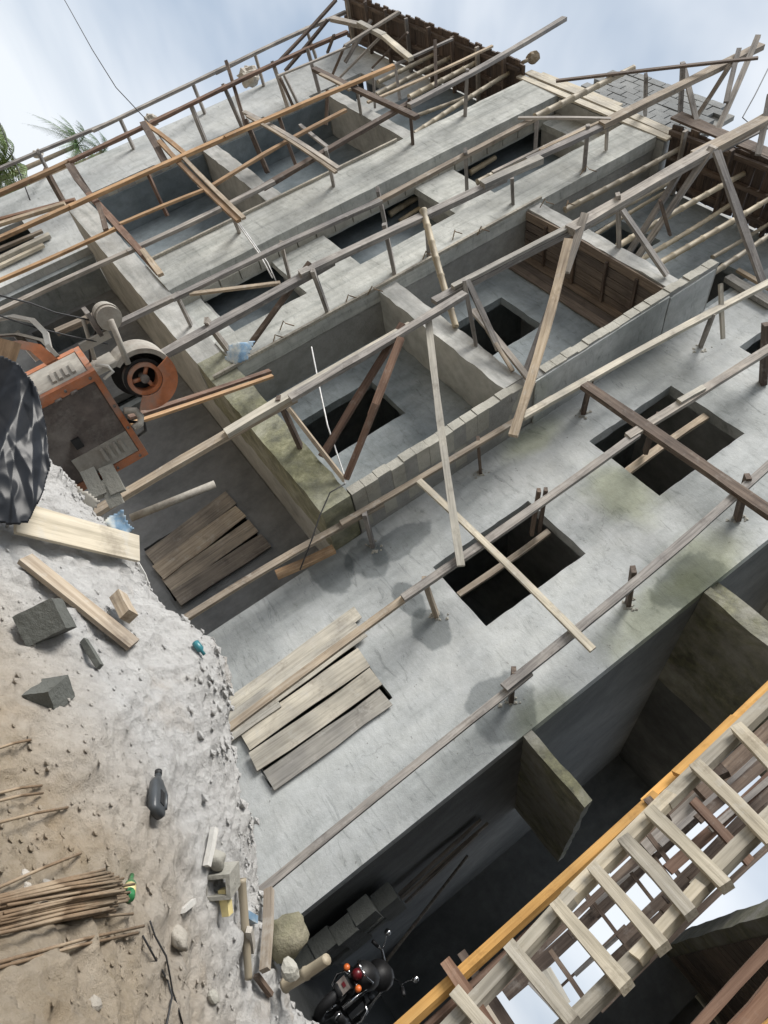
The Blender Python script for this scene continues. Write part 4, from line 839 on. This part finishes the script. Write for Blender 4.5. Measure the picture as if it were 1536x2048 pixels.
for s_ in (-1, 1):
    mtube('shock_absorber', [(s_*.14, .05, .42), (s_*.15, .2, .86)], .035, M_CHROME)
    mtube('fork_leg', [(s_*.1, 1.62, .37), (s_*.1, 1.32, 1.1)], .025, M_CHROME)
    il = mtube('indicator_arm', [(s_*.05, -.22, .80), (s_*.17, -.24, .80)], .014, M_CHROME)
    V, F = tube_v([ml(s_*.17, -.30, .80), ml(s_*.17, -.27, .80), ml(s_*.17, -.2, .80)], [.025, .046, .025], 12); mk('indicator_lens', V, F, M_AMBER, il, smooth=True)
    mtube('crash_bar', [(s_*.12, .55, .35), (s_*.33, .5, .38), (s_*.38, .48, .52), (s_*.34, .5, .66), (s_*.15, .55, .7)], .018, M_CHROME)
    mtube('grab_rail', [(s_*.13, .3, .9), (s_*.19, .05, 1.0), (s_*.13, -.2, .98), (0, -.26, .98)], .014, M_CHROME)
    hb = mtube('handlebar', [(0, 1.22, 1.16), (s_*.18, 1.2, 1.22), (s_*.3, 1.1, 1.28), (s_*.44, .98, 1.24)], .018, M_CHROME)
    mtube('grip', [(s_*.37, 1.04, 1.26), (s_*.48, .95, 1.23)], .028, M_BLACK, hb)
    mr_ = mtube('mirror_stem', [(s_*.3, 1.1, 1.28), (s_*.36, 1.05, 1.42), (s_*.42, 1.0, 1.5)], .009, M_CHROME)
    V, F = tube_v([ml(s_*.42, .98, 1.52), ml(s_*.42, 1.0, 1.52), ml(s_*.42, 1.03, 1.52)], [.045, .05, .02], 12); mk('mirror', V, F, M_CHROME, mr_, smooth=True)
V, F = tube_v([ml(0, -.3, .88), ml(0, -.25, .88), ml(0, -.15, .9)], [.04, .07, .07], 12); mk('tail_light', V, F, M_REDL, mo, smooth=True)
npl = mbox('number_plate', -.1, .1, -.345, -.335, .56, .72, M_PANEL); mbox('reflector', -.035, .035, -.356, -.346, .63, .68, M_REDL, npl)
mtube('exhaust', [(.2, .7, .3), (.22, .3, .3), (.24, -.25, .36)], .055, M_BLACK); torus('exhaust_ring', (.24, -.26, .36), .045, .014, M_CHROME)

# ------------------------------------------------------------------ things on the sand bank
def dir3(px1, py1, px2, py2, lift=.0):
    a, b = on_sand(px1, py1), on_sand(px2, py2); return a+Vector((0, 0, lift)), b+Vector((0, 0, lift))
UPV = Vector((0, 0, 1))
def lie(name, label, cat, x1, y1, x2, y2, w, t, m, lift=None, hint=None, group=None):
    a, b = dir3(x1, y1, x2, y2); mid = (a+b)/2; wu = pxu(mid, w)
    zmax = max(0, max(sand_z((a.x+(b.x-a.x)*f), (a.y+(b.y-a.y)*f))-(a.z+(b.z-a.z)*f) for f in (.15, .3, .5, .7, .85))*.6)
    o = timber(name, a+UPV*(t*.5+zmax+(lift or 0)), b+UPV*(t*.5+zmax+(lift or 0)), wu, t, m, hint=hint or (UPV*.8-vx*.5).normalized()); return tag(o, label, cat, group)
lie('wide_plank', 'wide pale plank with a broken end lying on the sand below the black sheet', 'plank', -20, 1062, 236, 1122, 62, .026, W_CREAM, .1)
lie('brown_plank', 'red brown plank lying slanted on the sand beneath the wide pale plank', 'plank', 30, 1128, 248, 1302, 40, .026, W_TAN, .03)
lie('wood_offcut', 'small square wood offcut sitting on the red brown plank', 'offcut', 203, 1212, 224, 1255, 26, .06, W_TAN, .06)
def stone(name, label, cat, px, py, size, m, squash=.7, seed=1, group=None, sink=.25, facet=False, aspect=1.0):
    p = on_sand(px, py); r = pxu(p, size)/2; bm = bmesh.new(); bmesh.ops.create_icosphere(bm, subdivisions=3 if not facet else 2, radius=1)
    for v in bm.verts:
        n = v.co.normalized(); d = 1+mnoise.noise(n*1.3+Vector((seed*3.1, seed, 0)))*.35+mnoise.noise(n*3.1+Vector((seed, 0, 0)))*.12
        v.co = Vector((n.x*d*aspect, n.y*d, n.z*d*squash))*r*S
    me = bpy.data.meshes.new('m'); bm.to_mesh(me); bm.free()
    if not facet: me.polygons.foreach_set('use_smooth', [True]*len(me.polygons))
    o = put(name, me, m, p+UPV*r*squash*(1-2*sink)); o.rotation_euler.z = seed*1.3
    return tag(o, label, cat, group)
def cuboid(name, label, cat, px, py, a, b, c, m, rz=0.0, tilt=(0, 0), sink=.0, seed=1):
    p = on_sand(px, py); r = random.Random(seed); V = []
    bm = bmesh.new(); bmesh.ops.create_cube(bm, size=1); bmesh.ops.subdivide_edges(bm, edges=bm.edges, cuts=5, use_grid_fill=True)
    for v in bm.verts:
        e = sum(abs(abs(x)-.5) < .01 for x in v.co); d = mnoise.noise_vector(v.co*4+Vector((seed, seed, 0)))*(.03 if e > 1 else .008)
        v.co = Vector(((v.co.x+d.x)*a, (v.co.y+d.y)*b, (v.co.z+d.z)*c))*S
    me = bpy.data.meshes.new('m'); bm.to_mesh(me); bm.free(); o = put(name, me, m, p+UPV*(c*.5-sink)); o.rotation_euler = (tilt[0], tilt[1], rz)
    return tag(o, label, cat)
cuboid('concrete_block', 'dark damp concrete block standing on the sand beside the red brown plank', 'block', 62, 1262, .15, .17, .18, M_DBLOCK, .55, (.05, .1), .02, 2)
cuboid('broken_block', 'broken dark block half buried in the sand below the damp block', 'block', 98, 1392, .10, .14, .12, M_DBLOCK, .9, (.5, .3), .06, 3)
lie('slate_piece', 'thin dark shard sticking out of the sand beside the broken block', 'shard', 150, 1292, 182, 1345, 10, .03, M_DBLOCK, .02)
# hollow block: outer shell with a real hole
hb_ = on_sand(432, 1770); hw, hh_, hd_ = .055, .065, .085
V, F = join([(bxv(-hw, hw, -hd_, hd_, -hh_, -hh_+.02), BF), (bxv(-hw, hw, -hd_, hd_, hh_-.02, hh_), BF), (bxv(-hw, -hw+.018, -hd_, hd_, -hh_+.02, hh_-.02), BF), (bxv(hw-.018, hw, -hd_, hd_, -hh_+.02, hh_-.02), BF)])
ho = put('hollow_block', mesh(V, F), M_BLOCK, hb_+UPV*.03); ho.rotation_euler = (.25, .5, .55); tag(ho, 'hollow concrete block half sunk in the sand with its dark hole showing', 'block')
stone('cement_lump', 'smooth grey cement lump in the sand just above the hollow block', 'lump', 424, 1725, 44, M_BLOCK, .8, 5)
lie('white_lath', 'short white lath lying in the sand left of the cement lump', 'lath', 397, 1745, 413, 1668, 12, .03, M_WHITE, .02)
stone('boulder', 'big rounded mossy boulder at the foot of the plastered wall corner', 'boulder', 538, 1900, 82, M_ROCK, 1.1, 7, sink=.1)
stone('grey_stone', 'angular grey stone beside the boulder', 'stone', 572, 1945, 42, M_BLOCK, .8, 9, facet=True)
stone('small_stone', 'single small grey stone on the brown earth at the bottom', 'stone', 422, 1998, 30, M_BLOCK, .7, 11, facet=True)
stone('pale_stone', 'pale stone with yellow paper stuck on it below the white chip', 'stone', 352, 1882, 50, M_STONE, .6, 13)
for i, (x, y, s_, lb) in enumerate([(186, 2012, 34, 'white rubble chip near the bottom edge below the steel bundle'), (48, 1752, 24, 'white rubble chip left above the steel bundle'), (90, 1772, 26, 'white rubble chip just above the middle of the steel bundle'), (52, 1776, 22, 'small white rubble chip touching the upper side of the steel bundle')]):
    stone('rubble_chip', lb, 'rubble', x, y, s_, M_STONE, .6, 20+i, facet=True)
lie('bamboo_offcut_paper', 'yellow crumpled wrapper lying below the hollow block', 'wrapper', 424, 1795, 432, 1848, 16, .04, M_YELLOWPAPER, .02)
a, b = dir3(462, 1775, 476, 1975); tag(bamboo('bamboo_stick', a+UPV*.06, b+UPV*.06, .022, M_BAMBOO), 'thick bamboo stick lying down the slope beside the boulder', 'bamboo')
lie('split_stick', 'split wooden stick lying between the bamboo stick and the boulder', 'stick', 512, 1800, 500, 1965, 13, .05, W_TAN, .04)
lie('split_stick', 'thin dark splinter lying below the split stick', 'stick', 500, 1960, 530, 2000, 9, .03, W_BROWN, .02)
a, b = dir3(545, 1992, 622, 1945); tag(bamboo('bamboo_log', a+UPV*.08, b+UPV*.10, .034, M_BAMBOO), 'short thick bamboo log lying below the grey stone', 'bamboo')
lie('white_chip', 'small white plaster strip on the sand above the pale stone', 'chip', 352, 1832, 375, 1812, 9, .02, M_WHITE, .01)
lie('pink_rag', 'pale pink rag scrap wedged beside the bamboo stick', 'rag', 484, 1870, 490, 1912, 14, .03, M_STONE, .02)
lie('wrapper', 'blue and white wrapper scrap beside the bamboo stick', 'wrapper', 476, 1842, 495, 1852, 14, .03, M_BLUEP, .03)
# oil can
oc = on_sand(293, 1605); V, F = [], []
prof = [(-.36, .10, .055), (-.3, .145, .075), (-.05, .15, .08), (.16, .14, .075), (.27, .09, .06), (.31, .045, .04), (.36, .042, .04), (.40, .042, .04)]
for yv, rw_, rt in prof:
    for i in range(14):
        a = 2*math.pi*i/14; ca, sa = math.cos(a), math.sin(a); V.append((rw_*math.copysign(abs(ca)**.6, ca), yv, rt*math.copysign(abs(sa)**.6, sa)))
for i in range(len(prof)-1):
    for k in range(14): F.append((i*14+k, i*14+(k+1) % 14, (i+1)*14+(k+1) % 14, (i+1)*14+k))
F += [tuple(range(13, -1, -1)), tuple((len(prof)-1)*14+k for k in range(14))]
oe = empty('oil_can', oc+UPV*.05, 'grey black plastic oil can lying on the pale sand', 'oil can')
rot = frame_rot((on_sand(290, 1652)-on_sand(296, 1560)).cross(UPV), UPV)
dy = (on_sand(296, 1560)-on_sand(290, 1652)).normalized(); dxx = dy.cross(UPV).normalized(); dzz = dxx.cross(dy)
T = lambda v: oc+UPV*.05+(dxx*v[0]+dy*v[1]+dzz*v[2])*.30
M_CAN = plain('can_plastic', (.045, .05, .055), .35, 0, .3, 8)
mk('body', [T(v) for v in V], F, M_CAN, oe, smooth=True)
mk('recess_shade_plate', [T(v) for v in bxv(-.04, .05, -.22, .02, .076, .086)], BF, M_BLACK, oe)  # black plate standing in for the dark of the handle hole
tube('cap', [T((0, .39, 0)), T((0, .46, 0))], .016, M_BLACK, oe, 12); tube('grip', [T((.11, .2, .03)), T((.13, .05, .06)), T((.12, -.2, .06))], .008, M_CAN, oe)
# green bottle
gb, ge = dir3(246, 1804, 254, 1758, .02); d_ = (ge-gb); V, F = tube_v([gb+d_*f for f in (0, .03, .55, .72, .85, 1)], [.01, .021, .021, .01, .008, .009], 12)
bo = mk('green_bottle', V, F, M_GREEN, smooth=True); tag(bo, 'small green bottle with a label lying at the end of the steel bundle', 'bottle')
V, F = tube_v([gb+d_*f for f in (.2, .45)], [.0217, .0217], 12); mk('label_band', V, F, M_YELLOWPAPER, bo, smooth=True)
tb, te = dir3(376, 1292, 396, 1318, .04); V, F = tube_v([tb+(te-tb)*f for f in (0, .05, .6, .75, 1)], [.012, .02, .02, .009, .009], 10)
tag(mk('teal_bottle', V, F, plain('teal_plastic', (.03, .16, .19), .3), smooth=True), 'small teal plastic bottle lying at the top of the sand bank', 'bottle')
# reinforcing steel
rbn = empty('rebar_bundle', on_sand(120, 1830), 'bundle of rusty steel rods lying on the earth at the lower left', 'steel rods')
r = random.Random(5); L0, L1 = on_sand(8, 1850), on_sand(236, 1800)
for i in range(60):
    f = r.random(); py1, py2 = 1812+f*78, 1756+f*76+r.uniform(-6, 6); x2 = 240-abs(f-.6)*50-r.uniform(0, 30)
    a, b = on_sand(-40, py1), on_sand(x2, py2); lv = .035+.045*(1-abs(2*f-1))*r.random()
    st = M_STEEL
    tube('rod', [a+UPV*lv, (a+b)/2+UPV*(lv+r.uniform(.0, .012)), b+UPV*(lv*.9)], .0046, st, rbn, 6)
for i, (x1, y1, x2, y2, lb) in enumerate([(-40, 1514, 48, 1488, 'uppermost of the loose steel rod ends'), (-40, 1603, 70, 1580, 'loose steel rod end second from the top, above its close twin'), (-40, 1619, 72, 1595, 'loose steel rod end just below its close twin'), (-40, 1663, 122, 1624, 'longer loose steel rod below the twin rod ends'), (-40, 1797, 148, 1716, 'loose steel rod lying just above the bundle'), (-40, 1946, 274, 1862, 'upper one of two loose steel rods below the bundle'), (-40, 1956, 262, 1876, 'lower one of two loose steel rods below the bundle'), (-40, 1876, 252, 1838, 'loose steel rod touching the lower side of the bundle')]):
    a, b = on_sand(x1, y1), on_sand(x2, y2); tag(tube('steel_rod', [a+UPV*.03, (a+b)/2+UPV*.04, b+UPV*.025], .005, M_STEEL, None, 6), lb, 'steel rod', 'loose steel rods on the earth')
a_ = [(290, 1850), (300, 1880), (322, 1920), (330, 1960), (335, 1990), (348, 2030), (356, 2060)]
tag(tube('binding_wire', [on_sand(*p)+UPV*.02 for p in a_], .0035, M_WIRE, None, 6), 'thin dark wire curling down the sand at the bottom', 'wire')
a_ = [(275, 1880), (300, 1925), (325, 1968), (334, 2000), (322, 2060)]
tag(tube('binding_wire', [on_sand(*p)+UPV*.02 for p in a_], .0035, M_WIRE, None, 6), 'second thin wire crossing the first at the bottom', 'wire')
# things at the crest beside the engine
sheet('cement_sack', 'crumpled blue and cream cement sack caught on the sand crest', 'sack', [(195, 1050), (225, 1030), (245, 1020), (255, 1045), (268, 1058), (245, 1075), (215, 1085), (198, 1070)], 5.4, M_BLUEP, folds=.12, n=18, bulge=.1, seed=5)
sheet('sheet_metal', 'grey triangular sheet metal offcut below the engine housing', 'sheet metal', [(95, 940), (165, 978), (200, 1005), (180, 1025), (140, 985)], 5.2, M_GREYP, folds=.01, n=18, bulge=.03)
for i, (x, y, lb) in enumerate([(190, 968, 'left upper one of the pale blocks stacked under the engine housing'), (225, 960, 'right upper one of the pale blocks stacked under the engine housing'), (222, 985, 'lower one of the pale blocks stacked under the engine housing')]):
    p = ath(x, y, 5.7); o = put('pale_block', mesh(bxv(-.11, .11, -.08, .08, -.055, .055), BF), M_BLOCK, p); o.rotation_euler = (0, .12, .6+.1*i); tag(o, lb, 'block')
tag(timber('pale_sheet', ath(258, 1132, 5.2), ath(278, 1182, 5.2), .16, .02, M_WHITE), 'small pale panel standing at the sand crest', 'panel')
tag(timber('crest_stick', ath(298, 1208, 4.9), ath(335, 1262, 4.8), .05, .05, W_PALE), 'short pale stick on the sand crest left of the tan pole foot', 'stick')
tag(tube('pale_pipe', [at(262, 1036, 9.2), at(430, 968, 9.2)], .07, M_GREYP, None, 12), 'pale grey pipe leaning in the ground floor bay above the old boards', 'pipe')
o = sheet('printed_sack', 'crumpled blue and yellow printed sack lying on the mossy slab end', 'sack', [(450, 720), (458, 690), (478, 685), (510, 682), (500, 702), (495, 720), (470, 728)], 11.9, M_BLUEP, folds=.12, n=18, bulge=.1, seed=8)
# clods and gravel
gm = []
rg = random.Random(11); V, F = [], []
ico = [(0, 0, 1), (.9, 0, .3), (.28, .85, .3), (-.72, .53, .3), (-.72, -.53, .3), (.28, -.85, .3), (0, 0, -1)]
ifc = [(0, 1, 2), (0, 2, 3), (0, 3, 4), (0, 4, 5), (0, 5, 1), (6, 2, 1), (6, 3, 2), (6, 4, 3), (6, 5, 4), (6, 1, 5)]
cnt = 0
while cnt < 9000:
    x, y = rg.uniform(-5.2, .2), rg.uniform(1.2, 5.2)
    if mnoise.noise(Vector((x*1.1, y*1.1, 7))) < rg.uniform(-.5, .35): continue
    s_ = .003+.014*rg.random()**4; z = sand_z(x, y); k = len(V); rz = rg.random()*6
    for v in ico:
        q = Vector(v)*s_*rg.uniform(.7, 1.3); c_, n1 = math.cos(rz), math.sin(rz); V.append((x+q.x*c_-q.y*n1, y+q.x*n1+q.y*c_, z+q.z*.7+s_*.2))
    F += [tuple(i+k for i in f) for f in ifc]; cnt += 1
for (x0_, y0_, D0), (x1_, y1_, D1) in zip(CP[:12], CP[1:13]):
    for _ in range(46):
        f = rg.random(); q = ath(x0_+(x1_-x0_)*f, y0_+(y1_-y0_)*f, D0+(D1-D0)*f+rg.gauss(-.12, .16)); s_ = .005+.036*rg.random()**4; k = len(V); z = sand_z(q.x, q.y)
        for v in ico: V.append((q.x+v[0]*s_*rg.uniform(.6, 1.3), q.y+v[1]*s_*rg.uniform(.6, 1.3), z+v[2]*s_*rg.uniform(.5, 1)+s_*.2))
        F += [tuple(i+k for i in fq) for fq in ifc]
tag(mk('gravel', V, F, M_SAND, origin=(-2, 3, -1)), 'loose sand clods and grit scattered over the bank', 'gravel', kind='stuff')

# ------------------------------------------------------------------ things in the alley and on the roof edge
ap = empty('alley_planks', atx(860, 1760, -1.85), 'old planks stacked against the dark alley wall', 'planks')
for i, (x1, y1, x2, y2) in enumerate([(785, 1802, 962, 1640), (800, 1800, 975, 1648), (812, 1805, 955, 1668)]):
    a, b = atx(x1, y1, -1.95+.05*i), atx(x2, y2, -2.02+.05*i); timber('plank', a, b, .16, .04, W_BOARD, ap, hint=Vector((1, 0, 0)))
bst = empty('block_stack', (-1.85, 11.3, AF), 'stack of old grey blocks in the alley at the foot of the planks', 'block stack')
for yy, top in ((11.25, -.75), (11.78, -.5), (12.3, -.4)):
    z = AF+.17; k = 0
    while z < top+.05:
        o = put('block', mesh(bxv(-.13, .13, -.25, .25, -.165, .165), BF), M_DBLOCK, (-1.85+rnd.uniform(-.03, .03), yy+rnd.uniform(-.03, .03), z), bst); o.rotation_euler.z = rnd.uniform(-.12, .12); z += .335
tag(tube('long_stick', [Vector((-1.2, 13.4, AF)), atx(935, 1712, -1.98)], .03, W_BOARD, None, 8), 'long stick leaning against the alley wall behind the motorcycle', 'stick')
def sackbag(name, label, px, py, Y, rx, rz):
    p = at(px, py, Y); bm = bmesh.new(); bmesh.ops.create_icosphere(bm, subdivisions=3, radius=1)
    for v in bm.verts:
        n = v.co.normalized(); d = 1+mnoise.noise(n*2+Vector((px, py, 0)))*.5; v.co = Vector((n.x*rx, n.y*rx*.6, n.z*rz))*d*S
    me = bpy.data.meshes.new('m'); bm.to_mesh(me); bm.free(); return tag(put(name, me, M_STONE, p), label, 'sack')
sackbag('cement_sack', 'torn cream cement sack stuck to the wall edge against the sky', 500, 152, 9.9, .45, .35)
sackbag('cement_sack', 'small cream sack lump on the wall edge where the wire meets the building', 302, 240, 9.9, .3, .2)
sackbag('mortar_lump', 'pale lump on the wall edge behind the left posts', 76, 308, 10, .2, .15)
tg = at(1060, 118, 8.6); t = empty('lamp_fitting', tg, 'small dark fitting with a tuft standing on the roof corner', 'fitting')
tube('stem', [tg-Vector((0, 0, .3)), tg], .05, M_TRUNK, t); V = []; 
sp = bmesh.new(); bmesh.ops.create_icosphere(sp, subdivisions=2, radius=.17*S)
for v in sp.verts: v.co *= 1+mnoise.noise(v.co*30)*.6
me = bpy.data.meshes.new('m'); sp.to_mesh(me); sp.free(); put('tuft', me, M_TRUNK, tg+Vector((0, 0, .1)), t)

# wires
def wire(label, pts, r, m): tag(tube('wire', pts, r, m, None, 6), label, 'wire')
wire('thin black wire descending through the sky to the wall edge', [at(118, -20, 8.2), at(185, 100, 8.35), at(232, 175, 8.5), at(295, 242, 8.7), at(340, 300, 8.4)], .014, M_WIRE)
wire('thin black wire crossing the palm at the left edge', [at(-5, 235, 9), at(20, 300, 9.2), at(45, 360, 9.4), at(60, 400, 9.6)], .02, M_WIRE)
wire('pale twisted wire hanging over the left pier', [at(340, 300, 8.2), at(420, 390, 8.0), at(470, 440, 8.3), at(520, 510, 8.6), at(545, 556, 8.8)], .016, M_WIREW)
wire('second pale wire beside the twisted wire over the left pier', [at(395, 372, 8.0), at(432, 400, 8.0), at(480, 448, 8.3), at(535, 525, 8.6), at(552, 562, 8.8)], .012, M_WIREW)
wire('white cord hanging down through the right bay', [at(623, 694, 8.6), at(640, 780, 8.7), at(655, 850, 8.75), at(690, 955, 8.8), at(690, 968, 8.8)], .014, M_WIREW)
wire('grey cable drooping over the engine housing from the left edge', [ath(-5, 590, 5.2), ath(60, 606, 5.25), ath(110, 625, 5.3), ath(170, 638, 5.35), ath(200, 645, 5.4)], .006, M_WIRE)
wire('lower grey cable sagging past the engine drum', [ath(-5, 630, 5.2), ath(70, 655, 5.25), ath(140, 672, 5.3), ath(215, 688, 5.4)], .005, M_WIRE)
wire('dark wire curling at the mossy slab corner', [at(690, 968, 8.75), at(660, 985, 8.75), at(640, 1030, 8.75), at(625, 1075, 8.9), at(600, 1140, 9.1)], .012, M_WIRE)
wire('black cables looping into the sky at the upper right edge', [at(1545, 120, 8), at(1510, 190, 8.1), at(1485, 235, 8.2), at(1500, 248, 8.2), at(1545, 215, 8)], .012, M_WIRE)

# ------------------------------------------------------------------ palms beyond the building
def palm(label, px, py, D, R0, n, m, seed, droop=1.0):
    c = ath(px, py, D); r = random.Random(seed); t = empty('palm_tree', (c.x, c.y, GZ), label, 'palm tree', 'palms beyond the building')
    mk('trunk', *tube_v([(c.x+.4, c.y, GZ), (c.x+.15, c.y, GZ+(c.z-GZ)*.5), (c.x, c.y, c.z)], [.32, .22, .18], 10), M_TRUNK, t, smooth=True)
    V, F = [], []
    for i in range(n):
        az = 2*math.pi*i/n+r.uniform(-.2, .2); el_ = r.uniform(-.2, 1.25); Ln = R0*r.uniform(.75, 1.1); h = Vector((math.cos(az), math.sin(az), 0)); pts = []
        for k in range(13):
            f = k/12; pts.append(c+h*(Ln*f*math.cos(el_*(1-f*.4)))+UPV*(Ln*(math.sin(el_)*f-droop*.75*f*f)))
        for k in range(12):
            d = (pts[k+1]-pts[k]); sd_ = d.cross(UPV).normalized(); f = (k+.5)/12; ll = Ln*.24*math.sin(math.pi*min(1, f*.9+.12))
            for q in range(3):
                b0 = pts[k]+d*(q/3)
                for s_ in (-1, 1):
                    tip = b0+sd_*s_*ll*.75+d.normalized()*ll*.55-UPV*ll*r.uniform(.3, .8); w = d.normalized()*Ln*.008
                    z = len(V); V += [b0-w, b0+w, tip]; F.append((z, z+1, z+2))
            z = len(V); w = sd_*.02*Ln*(1-f)*.6; V += [pts[k]-w, pts[k]+w, pts[k+1]+w, pts[k+1]-w]; F.append((z, z+1, z+2, z+3))
    mk('crown', V, F, m, t)
palm('big bright green palm at the left edge behind the scaffold', -2, 335, 60, 6.0, 20, M_LEAFY, 1)
palm('dark palm standing alone against the sky behind the topmost poles', 152, 292, 76, 4.2, 20, M_LEAF, 2)
palm('low dark palm just above the wing wall right of the lone palm', 205, 306, 80, 3.6, 16, M_LEAF, 3)
palm('lower palm at the left edge under the big bright one', 22, 395, 60, 4.6, 16, M_LEAFY, 4)
# ------------------------------------------------------------------ rebar ends, mortar crumbs and slab details on the building
rr_ = random.Random(21)
for i, (x, y) in enumerate([(545, 690), (560, 660), (690, 610), (735, 590), (845, 520), (905, 480), (955, 470), (1080, 415), (1130, 420), (1160, 350)]):
    p = at(x, y, FY-.04); q = p+Vector((rr_.uniform(-.1, .1), -.1, rr_.uniform(.1, .2)))
    tube('rebar_end', [p, (p+q)/2+Vector((.0, -.12, .05)), q, q+Vector((.12, .06, .12))], .012, M_STEEL, B, 6)
V, F = [], []
for (bx_, by_) in [(1022, 1400), (1256, 1208), (1474, 1038), (873, 1230), (746, 1092), (961, 944), (1166, 826), (1401, 693)]:
    for k in range(14):
        p = at(bx_+rr_.gauss(0, 9), by_+rr_.gauss(2, 6), GY-.006); s_ = rr_.uniform(.012, .045); k0 = len(V)
        for v in ico: V.append(p+Vector((v[0]*s_*rr_.uniform(.6, 1.4), v[1]*s_*.5, v[2]*s_*rr_.uniform(.6, 1.4))))
        F += [tuple(i+k0 for i in f) for f in ifc]
tag(mk('mortar_crumbs', V, F, M_BLOCK, B), kind='stuff')
